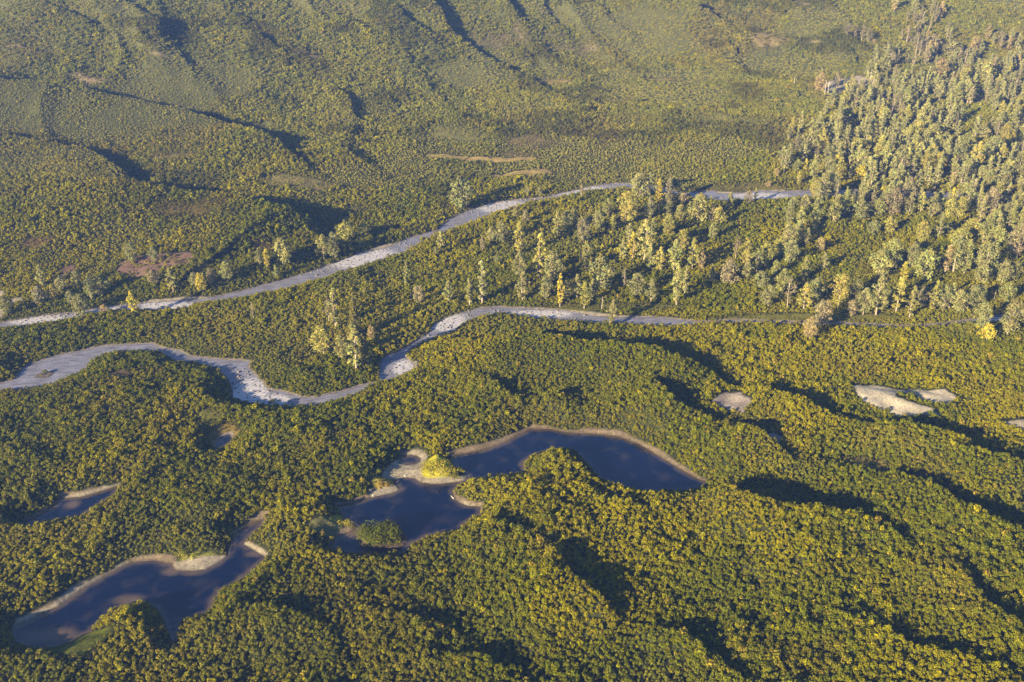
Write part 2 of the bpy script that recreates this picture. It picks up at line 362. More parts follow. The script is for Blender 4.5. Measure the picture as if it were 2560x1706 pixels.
def land_z(x, y, wd=None):
    if wd is None:
        wd, _ = water_d(x, y)
    b = land_base(x, y)
    s = y - np.interp(x, FW[:, 0], FW[:, 1])
    hill = sstep(30, 260, s); mtn = sstep(280, 520, s)
    z = b + ridge_z(x, y)
    z = z + (1 - hill) * (1.5 + 1.3 * fbm(x, y, 42, 3, 3) + 0.7 * fbm(x, y, 14, 6, 2))
    z = z + hill * (2.4 * fbm(x, y, 80, 11, 3)) + mtn * 9.0 * fbm(x + 0.6 * y, 0.5 * y, 120, 21, 3) + hill * 0.8 * fbm(x, y, 20, 31, 2)
    ra = (x * 0.82 + y * 0.57); rb = (-x * 0.57 + y * 0.82)
    rg = 1 - np.abs(fbm(ra, rb * 0.35, 75, 151, 3)) * 2.2
    z = z + mtn * 7.0 * np.clip(rg, 0, 1) ** 2 + hill * (1 - mtn) * 3.0 * np.clip(rg, 0, 1) ** 2
    front = 1 - sstep(430, 640, y)
    z = z + 3.5 * (1 - sstep(430, 560, y))
    z = z + front * 3.6 * fbm(x * 0.8 + y * 0.6, y, 38, 41, 3) * sstep(4, 25, wd) + (1 - hill) * 1.0 * fbm(x, y, 11, 47, 2) * sstep(3, 9, wd)
    _, pdd = water_d(x, y)
    low = 0.18 + (0.14 + 0.26 * (pdd < 40)) * np.clip(wd, 0, 30)
    z = np.where(wd < 30, np.minimum(z, low + sstep(3, 24, wd) * z), z)
    fs = np.full(x.shape, 12.0)
    for p in FLATS:
        fs = np.minimum(fs, sdf_poly(x, y, p, 12.0))
    z = np.where((fs < 11) & (wd >= 0), np.minimum(z, 0.25 + 0.07 * np.clip(wd, 0, 20) + 0.45 * np.clip(fs, 0, 12)), z)
    z = np.where(wd >= 0, np.maximum(z, 0.10 + 0.12 * np.clip(wd, 0, 6)), np.clip(wd * 0.35, -1.6, 0) - 0.02)
    return z
_LZ = None

# ------------------------------------------------------------------ materials
def new_mat(name):
    m = bpy.data.materials.new(name); m.use_nodes = True
    nt = m.node_tree
    for n in list(nt.nodes):
        nt.nodes.remove(n)
    out = nt.nodes.new('ShaderNodeOutputMaterial')
    return m, nt, out
def leaf_mat(name, instancer, transl=0.22):
    m, nt, out = new_mat(name)
    if instancer:
        c = nt.nodes.new('ShaderNodeAttribute'); c.attribute_type = 'INSTANCER'; c.attribute_name = 'col'; csock = c.outputs['Color']
    else:
        c = nt.nodes.new('ShaderNodeObjectInfo'); csock = c.outputs['Color']
    tv = nt.nodes.new('ShaderNodeAttribute'); tv.attribute_type = 'GEOMETRY'; tv.attribute_name = 'tint'
    mul = nt.nodes.new('ShaderNodeMix'); mul.data_type = 'RGBA'; mul.blend_type = 'MULTIPLY'; mul.inputs[0].default_value = 1.0
    nt.links.new(csock, mul.inputs[6]); nt.links.new(tv.outputs['Color'], mul.inputs[7])
    d = nt.nodes.new('ShaderNodeBsdfDiffuse'); t = nt.nodes.new('ShaderNodeBsdfTranslucent'); mx = nt.nodes.new('ShaderNodeMixShader')
    mx.inputs[0].default_value = transl
    nt.links.new(mul.outputs[2], d.inputs[0]); nt.links.new(mul.outputs[2], t.inputs[0])
    nt.links.new(d.outputs[0], mx.inputs[1]); nt.links.new(t.outputs[0], mx.inputs[2]); nt.links.new(mx.outputs[0], out.inputs[0])
    return m
def bark_mat(name, c0, c1):
    m, nt, out = new_mat(name)
    g = nt.nodes.new('ShaderNodeTexCoord'); n = nt.nodes.new('ShaderNodeTexNoise'); n.inputs['Scale'].default_value = 3.0
    r = nt.nodes.new('ShaderNodeValToRGB'); r.color_ramp.elements[0].color = (*c0, 1); r.color_ramp.elements[1].color = (*c1, 1)
    r.color_ramp.elements[0].position = 0.35; r.color_ramp.elements[1].position = 0.65
    d = nt.nodes.new('ShaderNodeBsdfDiffuse')
    nt.links.new(g.outputs['Object'], n.inputs['Vector']); nt.links.new(n.outputs[0], r.inputs[0]); nt.links.new(r.outputs[0], d.inputs[0]); nt.links.new(d.outputs[0], out.inputs[0])
    return m
M_LEAF_I = leaf_mat('leaves_scattered', True, 0.15)
M_LEAF_O = leaf_mat('leaves_tree', False, 0.28)
M_BARK = bark_mat('bark_grey', (0.16, 0.13, 0.10), (0.34, 0.30, 0.25))
M_SNAG = bark_mat('bark_bleached', (0.42, 0.37, 0.31), (0.62, 0.57, 0.50))

def ground_mat():
    m, nt, out = new_mat('ground')
    a = nt.nodes.new('ShaderNodeAttribute'); a.attribute_type = 'GEOMETRY'; a.attribute_name = 'gcol'
    g = nt.nodes.new('ShaderNodeNewGeometry')
    n = nt.nodes.new('ShaderNodeTexNoise'); n.inputs['Scale'].default_value = 0.9; n.inputs['Detail'].default_value = 6
    n2 = nt.nodes.new('ShaderNodeTexNoise'); n2.inputs['Scale'].default_value = 0.13; n2.inputs['Detail'].default_value = 3
    nt.links.new(g.outputs['Position'], n.inputs['Vector']); nt.links.new(g.outputs['Position'], n2.inputs['Vector'])
    r = nt.nodes.new('ShaderNodeMapRange'); r.inputs[1].default_value = 0.3; r.inputs[2].default_value = 0.7; r.inputs[3].default_value = 0.62; r.inputs[4].default_value = 1.25
    r2 = nt.nodes.new('ShaderNodeMapRange'); r2.inputs[1].default_value = 0.3; r2.inputs[2].default_value = 0.7; r2.inputs[3].default_value = 0.75; r2.inputs[4].default_value = 1.15
    nt.links.new(n.outputs[0], r.inputs[0]); nt.links.new(n2.outputs[0], r2.inputs[0])
    mm = nt.nodes.new('ShaderNodeMath'); mm.operation = 'MULTIPLY'; nt.links.new(r.outputs[0], mm.inputs[0]); nt.links.new(r2.outputs[0], mm.inputs[1])
    v = nt.nodes.new('ShaderNodeVectorMath'); v.operation = 'SCALE'; nt.links.new(a.outputs['Color'], v.inputs[0]); nt.links.new(mm.outputs[0], v.inputs['Scale'])
    b = nt.nodes.new('ShaderNodeBump'); b.inputs['Strength'].default_value = 0.5; b.inputs['Distance'].default_value = 0.35; nt.links.new(n.outputs[0], b.inputs['Height'])
    d = nt.nodes.new('ShaderNodeBsdfDiffuse'); nt.links.new(v.outputs[0], d.inputs[0]); nt.links.new(b.outputs[0], d.inputs['Normal']); nt.links.new(d.outputs[0], out.inputs[0])
    return m
def pond_mat():
    m, nt, out = new_mat('pond_water')
    g = nt.nodes.new('ShaderNodeNewGeometry')
    n = nt.nodes.new('ShaderNodeTexNoise'); n.inputs['Scale'].default_value = 0.8; n.inputs['Detail'].default_value = 3
    nt.links.new(g.outputs['Position'], n.inputs['Vector'])
    b = nt.nodes.new('ShaderNodeBump'); b.inputs['Strength'].default_value = 0.05; b.inputs['Distance'].default_value = 0.05; nt.links.new(n.outputs[0], b.inputs['Height'])
    sh = nt.nodes.new('ShaderNodeAttribute'); sh.attribute_type = 'GEOMETRY'; sh.attribute_name = 'shoal'
    n3 = nt.nodes.new('ShaderNodeTexNoise'); n3.inputs['Scale'].default_value = 0.12; n3.inputs['Detail'].default_value = 5; nt.links.new(g.outputs['Position'], n3.inputs['Vector'])
    ad = nt.nodes.new('ShaderNodeMath'); ad.operation = 'MULTIPLY_ADD'; ad.inputs[1].default_value = 0.9; nt.links.new(n3.outputs[0], ad.inputs[0])
    sb = nt.nodes.new('ShaderNodeMath'); sb.operation = 'SUBTRACT'; sb.inputs[1].default_value = 0.45; nt.links.new(sh.outputs['Fac'], sb.inputs[0]); nt.links.new(sb.outputs[0], ad.inputs[2]); ad.use_clamp = True
    cm = nt.nodes.new('ShaderNodeMix'); cm.data_type = 'RGBA'; cm.inputs[6].default_value = (0.001, 0.003, 0.018, 1); cm.inputs[7].default_value = (0.075, 0.055, 0.038, 1)
    nt.links.new(ad.outputs[0], cm.inputs[0])
    d = nt.nodes.new('ShaderNodeBsdfDiffuse'); nt.links.new(cm.outputs[2], d.inputs[0])
    gl = nt.nodes.new('ShaderNodeBsdfGlossy'); gl.inputs['Roughness'].default_value = 0.04; gl.inputs['Color'].default_value = (0.9, 0.95, 1, 1); nt.links.new(b.outputs[0], gl.inputs['Normal'])
    fr = nt.nodes.new('ShaderNodeFresnel'); fr.inputs['IOR'].default_value = 1.5
    mx = nt.nodes.new('ShaderNodeMixShader'); nt.links.new(fr.outputs[0], mx.inputs[0]); nt.links.new(d.outputs[0], mx.inputs[1]); nt.links.new(gl.outputs[0], mx.inputs[2]); nt.links.new(mx.outputs[0], out.inputs[0])
    return m
def river_mat():
    m, nt, out = new_mat('river_water')
    g = nt.nodes.new('ShaderNodeNewGeometry')
    rp = nt.nodes.new('ShaderNodeAttribute'); rp.attribute_type = 'GEOMETRY'; rp.attribute_name = 'rapid'
    fl = nt.nodes.new('ShaderNodeAttribute'); fl.attribute_type = 'GEOMETRY'; fl.attribute_name = 'flow'
    n = nt.nodes.new('ShaderNodeTexNoise'); n.inputs['Scale'].default_value = 1.0; n.inputs['Detail'].default_value = 5; n.inputs['Roughness'].default_value = 0.65
    nt.links.new(fl.outputs['Vector'], n.inputs['Vector'])
    n2 = nt.nodes.new('ShaderNodeTexNoise'); n2.inputs['Scale'].default_value = 0.05; n2.inputs['Detail'].default_value = 4; nt.links.new(g.outputs['Position'], n2.inputs['Vector'])
    a1 = nt.nodes.new('ShaderNodeMath'); a1.operation = 'MULTIPLY_ADD'; a1.inputs[1].default_value = 0.36; nt.links.new(rp.outputs['Fac'], a1.inputs[0]); nt.links.new(n.outputs[0], a1.inputs[2])
    r = nt.nodes.new('ShaderNodeMapRange'); r.inputs[1].default_value = 0.72; r.inputs[2].default_value = 0.95; nt.links.new(a1.outputs[0], r.inputs[0])
    n4 = nt.nodes.new('ShaderNodeTexNoise'); n4.inputs['Scale'].default_value = 0.28; n4.inputs['Detail'].default_value = 6; nt.links.new(fl.outputs['Vector'], n4.inputs['Vector'])
    n5 = nt.nodes.new('ShaderNodeMapRange'); n5.inputs[1].default_value = 0.35; n5.inputs[2].default_value = 0.65; nt.links.new(n4.outputs[0], n5.inputs[0])
    c0 = nt.nodes.new('ShaderNodeMix'); c0.data_type = 'RGBA'; c0.inputs[6].default_value = (0.095, 0.093, 0.12, 1); c0.inputs[7].default_value = (0.165, 0.168, 0.225, 1); nt.links.new(n5.outputs[0], c0.inputs[0])
    c1 = nt.nodes.new('ShaderNodeMix'); c1.data_type = 'RGBA'; c1.inputs[7].default_value = (0.44, 0.43, 0.46, 1); nt.links.new(r.outputs[0], c1.inputs[0]); nt.links.new(c0.outputs[2], c1.inputs[6])
    b = nt.nodes.new('ShaderNodeBump'); b.inputs['Strength'].default_value = 0.7; b.inputs['Distance'].default_value = 0.4; nt.links.new(n.outputs[0], b.inputs['Height'])
    p = nt.nodes.new('ShaderNodeBsdfPrincipled'); p.inputs['Roughness'].default_value = 0.3; p.inputs['IOR'].default_value = 1.33
    nt.links.new(c1.outputs[2], p.inputs['Base Color']); nt.links.new(b.outputs[0], p.inputs['Normal']); nt.links.new(p.outputs[0], out.inputs[0])
    return m
M_GROUND, M_POND, M_RIVER = ground_mat(), pond_mat(), river_mat()
M_ROCK = bark_mat('river_rock', (0.07, 0.065, 0.065), (0.20, 0.19, 0.19))

# ------------------------------------------------------------------ mesh helpers
def np_mesh(name, V, F, mat=None, smooth=False):
    me = bpy.data.meshes.new(name)
    V = np.ascontiguousarray(V, np.float32); F = np.ascontiguousarray(F, np.int32)
    k = F.shape[1]
    me.vertices.add(len(V)); me.vertices.foreach_set('co', V.ravel())
    me.loops.add(F.size); me.loops.foreach_set('vertex_index', F.ravel())
    me.polygons.add(len(F)); me.polygons.foreach_set('loop_start', np.arange(0, F.size, k, dtype=np.int32))
    if smooth:
        me.polygons.foreach_set('use_smooth', np.ones(len(F), bool))
    me.update(calc_edges=True)
    if mat:
        me.materials.append(mat)
    return me
def add_obj(name, me, parent=None, loc=None, **props):
    o = bpy.data.objects.new(name, me)
    COL.objects.link(o)
    if parent is not None:
        o.parent = parent
    if loc is not None:
        o.location = loc
    for k, v in props.items():
        o[k] = v
    return o
def grid_faces(nr, nc):
    i = np.arange((nr - 1) * (nc - 1)); r = i // (nc - 1); c = i % (nc - 1)
    a = r * nc + c
    return np.stack([a, a + 1, a + nc + 1, a + nc], -1)

def open_cover(x, y):
    """how much shrub cover is left (0..1), grass colour and its weight"""
    cov = np.ones(x.shape); gc = np.zeros(x.shape + (3,)); gw = np.zeros(x.shape)
    nz = fbm(x, y, 9, 57, 2); nzb = fbm(x * 0.6, y, 38, 58, 3)
    for cx, cyy, rx, ry, c, cv in GW:
        m = (np.abs(x - cx) < rx * 2.1) & (np.abs(y - cyy) < ry * 2.1)
        if not m.any():
            continue
        far = cyy > 640
        d = np.hypot((x[m] - cx) / rx, (y[m] - cyy) / ry) + (0.9 * nzb[m] + 0.5 * nz[m] if far else 0.35 * nz[m])
        k = (0.75 * (1 - sstep(0.35, 1.2, d))) if far else 1 - sstep(0.75, 1.15, d)
        cov[m] = np.minimum(cov[m], 1 - k * (1 - cv))
        gc[m] = gc[m] * (1 - k[:, None]) + c * k[:, None]
        gw[m] = np.maximum(gw[m], k)
    return cov, gc, gw
def sand_w(x, y):
    s = np.full(x.shape, 30.0); kind = np.zeros(x.shape, int)
    jit = 2.2 * fbm(x, y, 10, 77, 4)
    for p, k in SANDW:
        d = sdf_poly(x, y, p, 12.0) + jit
        kk = {'sand': 0, 'red': 1, 'tan': 2, 'white': 3, 'grey': 4}[k]
        kind = np.where(d < np.minimum(s, 3), kk, kind)
        s = np.minimum(s, d)
    return s, kind

# ------------------------------------------------------------------ the ground: one sheet, finer near the camera
def build_ground():
    ys = [-500, -300, -150, 0, 60, 100, 130, 150, 165, 175]
    y = 180.0
    while y < 1650:
        ys.append(y); y += max(0.75, y * 0.0023)
    while y < 6000:
        ys.append(y); y *= 1.03
    ys = np.array(ys)
    us = np.linspace(-0.57, 0.57, 580)
    g = 0.57 * np.power(1.18, np.arange(1, 9))
    us = np.concatenate([-g[::-1], us, g])
    wy = np.maximum(ys, 150) * CP + H_CAM * SP
    X = us[None, :] * wy[:, None]; Y = np.repeat(ys[:, None], len(us), 1)
    Z = np.zeros_like(X); C = np.zeros(X.shape + (4,)); C[..., 3] = 1
    step = 120
    for r in range(0, len(ys), step):
        x = X[r:r + step]; yy = Y[r:r + step]
        wd, pd = water_d(x, yy)
        Z[r:r + step] = land_z(x, yy, wd)
        sd, kind = sand_w(x, yy)
        cov, gc, gw = open_cover(x, yy)
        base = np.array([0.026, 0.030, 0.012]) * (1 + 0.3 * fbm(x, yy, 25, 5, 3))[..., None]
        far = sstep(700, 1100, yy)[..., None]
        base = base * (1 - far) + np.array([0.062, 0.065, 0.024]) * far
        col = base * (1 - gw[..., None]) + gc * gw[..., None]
        scol = np.stack([np.array([0.22, 0.195, 0.155]), np.array([0.105, 0.070, 0.055]), np.array([0.24, 0.18, 0.07]), np.array([0.28, 0.255, 0.21]), np.array([0.17, 0.15, 0.145])])[kind]
        sw = 1 - sstep(-0.4, 0.6, sd)
        sw_ = shore_w(x, yy, pd)
        shore = (1 - sstep(sw_ - 0.3, sw_ + 0.8, pd + 0.5 * fbm(x, yy, 6, 9, 2)))
        wet = (1 - sstep(-0.2, 0.9, wd))
        shc = np.array([0.125, 0.10, 0.073])
        k = np.maximum(shore, 0)[..., None]
        col = col * (1 - k) + shc * k
        rsh = ((1 - sstep(0.6, 2.2, wd)) * (pd > 20))[..., None]
        col = col * (1 - rsh) + np.array([0.17, 0.15, 0.14]) * rsh
        col = col * (1 - sw[..., None]) + scol * sw[..., None]
        col = col * (1 - 0.55 * wet[..., None])
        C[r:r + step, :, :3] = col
    me = np_mesh('ground', np.stack([X, Y, Z], -1).reshape(-1, 3), grid_faces(*X.shape), M_GROUND, True)
    a = me.color_attributes.new('gcol', 'FLOAT_COLOR', 'POINT')
    a.data.foreach_set('color', C.reshape(-1).astype(np.float32))
    return add_obj('ground', me, kind='structure', label='rolling valley floor and hillsides of dark soil, sand and grass')
build_ground()

# ------------------------------------------------------------------ water sheets
RAPIDS = [(900, 645, 140, 40), (1250, 515, 90, 25), (1450, 478, 120, 20), (620, 985, 70, 60), (430, 765, 120, 16), (1120, 805, 70, 35), (1010, 920, 40, 30), (100, 800, 120, 20), (690, 1000, 50, 20), (1350, 785, 120, 14), (250, 775, 90, 16), (1900, 490, 100, 12), (2485, 797, 30, 10)]
RPW = []
for u, v, ru, rv in RAPIDS:
    q = at_z(np.array([u, u + ru, u, u]), np.array([v, v, v - rv, v + rv]), 0.0)
    RPW.append((q[0, 0], q[0, 1], abs(q[1, 0] - q[0, 0]), 0.5 * abs(q[2, 1] - q[3, 1])))
SHOALS = [(120, 1590, 120, 30), (1000, 1190, 60, 10), (880, 1335, 60, 25), (640, 1385, 40, 12), (480, 1432, 60, 10), (180, 1262, 30, 16), (1025, 1165, 30, 8), (430, 1430, 40, 14), (320, 1500, 60, 20)]
SHW = []
for u, v, ru, rv in SHOALS:
    q = at_z(np.array([u, u + ru, u, u]), np.array([v, v, v - rv, v + rv]), 0.0)
    SHW.append((q[0, 0], q[0, 1], abs(q[1, 0] - q[0, 0]), 0.5 * abs(q[2, 1] - q[3, 1])))
def build_water(nm, poly, oname, mat, label, cell):
    lo = poly.min(0) - 6; hi = poly.max(0) + 6
    nx = int((hi[0] - lo[0]) / cell) + 2; ny = int((hi[1] - lo[1]) / cell) + 2
    gx = lo[0] + cell * np.arange(nx); gy = lo[1] + cell * np.arange(ny)
    X, Y = np.meshgrid(gx, gy)
    d = sdf_poly(X, Y, poly, 20)
    keep = np.minimum(np.minimum(d[:-1, :-1], d[1:, :-1]), np.minimum(d[:-1, 1:], d[1:, 1:])) < 2.5
    F = grid_faces(ny, nx)[keep.ravel()]
    used, inv = np.unique(F, return_inverse=True)
    V = np.stack([X.ravel(), Y.ravel(), np.zeros(X.size)], -1)[used]
    me = np_mesh(oname, V, inv.reshape(F.shape), mat, True)
    x = V[:, 0]; y = V[:, 1]
    dd = d.ravel()[used]
    rap = np.zeros(len(x))
    for cx, cyy, rx, ry in RPW:
        rap = np.maximum(rap, 1 - sstep(0.5, 1.1, np.hypot((x - cx) / rx, (y - cyy) / ry)))
    sho = 0.55 * (1 - sstep(-2.2, 0, -np.abs(dd)) ) * 0
    sho = 0.8 * sstep(-3.0, 0.0, dd)
    for cx, cyy, rx, ry in SHW:
        sho = np.maximum(sho, 0.95 * (1 - sstep(0.2, 1.0, np.hypot((x - cx) / rx, (y - cyy) / ry))))
    # local flow direction = along the nearest bank
    best = np.full(len(x), 1e18); fx = np.ones(len(x)); fy = np.zeros(len(x))
    for i in range(len(poly)):
        a = poly[i]; e = poly[(i + 1) % len(poly)] - a
        L = float(np.hypot(*e)) + 1e-9
        t = np.clip(((x - a[0]) * e[0] + (y - a[1]) * e[1]) / L ** 2, 0, 1)
        q = (x - a[0] - t * e[0]) ** 2 + (y - a[1] - t * e[1]) ** 2
        k = q < best
        s = 1 if e[0] >= 0 else -1
        best = np.where(k, q, best); fx = np.where(k, s * e[0] / L, fx); fy = np.where(k, s * e[1] / L, fy)
    at = me.attributes.new('rapid', 'FLOAT', 'POINT'); at.data.foreach_set('value', rap.astype(np.float32))
    at = me.attributes.new('shoal', 'FLOAT', 'POINT'); at.data.foreach_set('value', sho.astype(np.float32))
    mean = math.atan2(float(np.mean(fy)), float(np.mean(fx)))
    al = x * math.cos(mean) + y * math.sin(mean); ac = -x * math.sin(mean) + y * math.cos(mean)
    at = me.attributes.new('flow', 'FLOAT_VECTOR', 'POINT'); at.data.foreach_set('vector', np.stack([al * 0.45, ac * 1.5, 0 * al], -1).astype(np.float32).ravel())
    return add_obj(oname, me, kind='structure', label=label)
WLAB = {'river': ('river', M_RIVER, 'pale grey silty upper river crossing the valley', 2.5), 'stream': ('stream', M_RIVER, 'winding grey lower stream with gravelly rapids', 1.5),
        'pond': ('pond_water', M_POND, 'deep blue two-lobed pond in the middle of the thicket', 1.5), 'pool': ('pool_water', M_POND, 'tiny dark pool on the sand spit', 1.0),
        'lagoon': ('lagoon_water', M_POND, 'dark blue lagoon in the lower left', 1.5), 'slough': ('slough_water', M_POND, 'small muddy slough at the left edge', 1.0), 'puddle': ('puddle_water', M_POND, 'small puddle among the shrubs below the stream', 1.0)}
for nm, p in WATERS:
    on, mt, lb, cell = WLAB[nm]
    build_water(nm, p, on, mt, lb, cell)

# ------------------------------------------------------------------ foliage prototypes (many small leaf-clump faces)
def card(c, n, size, rnd):
    """one small leaf spray: a bent quad, normal near n"""
    n = n / (np.linalg.norm(n) + 1e-9)
    a = np.cross(n, rnd.normal(size=3)); a /= np.linalg.norm(a) + 1e-9
    b = np.cross(n, a)
    s = size * rnd.uniform(0.65, 1.25); r = rnd.uniform(0.55, 1.0)
    return [c - a * s - b * s * r * 0.5, c + b * s * r * -0.9 + n * s * 0.15, c + a * s + b * s * r * 0.4, c + b * s * r * 0.95 - n * s * 0.1]
def cloud_mesh(name, lobes, n_cards, size, seed, jitter=0.75, mat=None, up=0.25, extra=None):
    """lobes: (centre, radii); cards sit near the lobe surfaces and face mostly outward"""
    rnd = np.random.default_rng(seed)
    V = []; T = []
    for (c, rad) in lobes:
        c = np.array(c, float); rad = np.array(rad, float)
        tl = rnd.uniform(0.72, 1.28); ty = rnd.uniform(0.9, 1.12)
        k = max(4, int(n_cards * rnd.uniform(0.8, 1.2)))
        for _ in range(k):
            d = rnd.normal(size=3); d /= np.linalg.norm(d)
            if d[2] < -0.35:
                d[2] = -d[2]
            p = c + d * rad * rnd.uniform(0.72, 1.06)
            n = d / rad; n = n / np.linalg.norm(n) + rnd.normal(size=3) * jitter * 0.5 + np.array([0, 0, up])
            V += card(p, n, size, rnd)
            q = tl * rnd.uniform(0.8, 1.2)
            T.append((q * ty, q, q * rnd.uniform(0.75, 1.1)))
    V = np.array(V); F = np.arange(len(V)).reshape(-1, 4)
    T = np.repeat(np.array(T), 4, 0)
    me = np_mesh(name, V, F, mat)
    at = me.color_attributes.new('tint', 'FLOAT_COLOR', 'POINT')
    at.data.foreach_set('color', np.concatenate([T, np.ones((len(T), 1))], 1).astype(np.float32).ravel())
    return me
def shrub_lobes(rnd, n, R, Hh):
    L = [((0, 0, Hh * 0.55), (R * 0.7, R * 0.7, Hh * 0.42))]
    for i in range(n):
        a = 2 * math.pi * (i + rnd.uniform(-.35, .35)) / n; r = R * rnd.uniform(0.45, 0.78)
        rr = R * rnd.uniform(0.34, 0.56)
        L.append(((r * math.cos(a), r * math.sin(a), Hh * rnd.uniform(0.35, 0.72)), (rr, rr, rr * rnd.uniform(0.85, 1.15))))
    return L
PROTO = {}
def proto_collection(key, meshes):
    c = bpy.data.collections.new(key)
    for i, me in enumerate(meshes):
        o = bpy.data.objects.new('%s_%02d' % (key, i), me)
        c.objects.link(o)
    PROTO[key] = c
    return c
_r = np.random.default_rng(3)
proto_collection('alder_near', [cloud_mesh('alder', shrub_lobes(_r, 6, 1.4, 3.2), 22, 0.25, 100 + i, 0.7, M_LEAF_I, 0.05) for i in range(7)])
proto_collection('alder_mid', [cloud_mesh('alder_m', shrub_lobes(_r, 4, 1.5, 3.2), 13, 0.38, 200 + i, 0.6, M_LEAF_I, 0.05) for i in range(6)])
def patch_lobes(rnd, n, R):
    return [((R * rnd.uniform(-1, 1), R * rnd.uniform(-1, 1), h * 0.5), (q, q, h * 0.55)) for q, h in zip(rnd.uniform(0.5, 1.0, n), rnd.uniform(1.1, 2.1, n))]
proto_collection('alder_far', [cloud_mesh('alder_f', patch_lobes(_r, 16, 2.0), 11, 0.36, 300 + i, 0.6, M_LEAF_I, 0.05) for i in range(8)])

# ------------------------------------------------------------------ scatter
def scatter_object(name, P, rotz, scl, col, vid, coll, **props):
    me = bpy.data.meshes.new(name)
    n = len(P)
    me.vertices.add(n); me.vertices.foreach_set('co', P.astype(np.float32).ravel())
    at = me.attributes.new('rz', 'FLOAT', 'POINT'); at.data.foreach_set('value', rotz.astype(np.float32))
    at = me.attributes.new('scl', 'FLOAT_VECTOR', 'POINT'); at.data.foreach_set('vector', scl.astype(np.float32).ravel())
    at = me.attributes.new('vid', 'INT', 'POINT'); at.data.foreach_set('value', vid.astype(np.int32))
    at = me.attributes.new('col', 'FLOAT_COLOR', 'POINT'); at.data.foreach_set('color', np.concatenate([col, np.ones((n, 1))], 1).astype(np.float32).ravel())
    o = add_obj(name, me, **props)
    ng = bpy.data.node_groups.new(name + '_scatter', 'GeometryNodeTree')
    ng.interface.new_socket('Geometry', in_out='INPUT', socket_type='NodeSocketGeometry')
    ng.interface.new_socket('Geometry', in_out='OUTPUT', socket_type='NodeSocketGeometry')
    N = ng.nodes; L = ng.links
    gi = N.new('NodeGroupInput'); go = N.new('NodeGroupOutput')
    ci = N.new('GeometryNodeCollectionInfo'); ci.inputs[0].default_value = coll; ci.inputs['Separate Children'].default_value = True; ci.inputs['Reset Children'].default_value = True
    ip = N.new('GeometryNodeInstanceOnPoints'); ip.inputs['Pick Instance'].default_value = True
    def named(nm, dt):
        q = N.new('GeometryNodeInputNamedAttribute'); q.data_type = dt; q.inputs['Name'].default_value = nm
        return q.outputs['Attribute']
    cx = N.new('ShaderNodeCombineXYZ'); L.new(named('rz', 'FLOAT'), cx.inputs[2])
    er = N.new('FunctionNodeEulerToRotation'); L.new(cx.outputs[0], er.inputs[0])
    L.new(gi.outputs[0], ip.inputs['Points']); L.new(ci.outputs[0], ip.inputs['Instance'])
    L.new(named('vid', 'INT'), ip.inputs['Instance Index']); L.new(er.outputs[0], ip.inputs['Rotation']); L.new(named('scl', 'FLOAT_VECTOR'), ip.inputs['Scale'])
    L.new(ip.outputs[0], go.inputs[0])
    md = o.modifiers.new('scatter', 'NODES'); md.node_group = ng
    return o
def jitter_grid(y0, y1, sp, rng):
    ny = int((y1 - y0) / sp)
    out = []
    for j in range(ny):
        y = y0 + (j + 0.5) * sp
        hw = 0.5206 * (y * CP + H_CAM * SP) + 22
        n = int(2 * hw / sp)
        x = -hw + sp * (np.arange(n) + 0.5 * (j % 2))
        out.append(np.stack([x, np.full(n, y)], -1))
    p = np.concatenate(out)
    return p + rng.uniform(-1.1, 1.1, p.shape) * sp
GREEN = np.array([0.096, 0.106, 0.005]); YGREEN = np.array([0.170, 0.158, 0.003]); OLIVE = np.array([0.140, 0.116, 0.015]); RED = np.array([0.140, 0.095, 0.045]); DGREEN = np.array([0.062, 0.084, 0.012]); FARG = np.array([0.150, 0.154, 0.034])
def shrub_colour(x, y, rng):
    n1 = fbm(x, y, 60, 61, 3); n2 = fbm(x, y, 26, 66, 3); n3 = fbm(x, y, 110, 71, 2)
    k1 = sstep(-0.25, 0.35, n1)[:, None]; c = GREEN * (1 - k1) + YGREEN * k1
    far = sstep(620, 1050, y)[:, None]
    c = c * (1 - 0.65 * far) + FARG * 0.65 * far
    k2 = 0.4 * sstep(0.1, 0.5, n2)[:, None]; c = c * (1 - k2) + OLIVE * k2
    k3 = 0.35 * sstep(0.25, 0.6, n3)[:, None] * (0.25 + far * 0.75); c = c * (1 - k3) + RED * k3
    r = rng.random(len(x))
    c = np.where((r < 0.035)[:, None], OLIVE * 1.25, c); c = np.where((r > 0.955)[:, None], YGREEN * 1.15, c)
    c = np.where(((r > 0.30) & (r < 0.42))[:, None], 0.5 * c + 0.5 * DGREEN, c)
    return c * rng.uniform(0.8, 1.2, (len(x), 1))
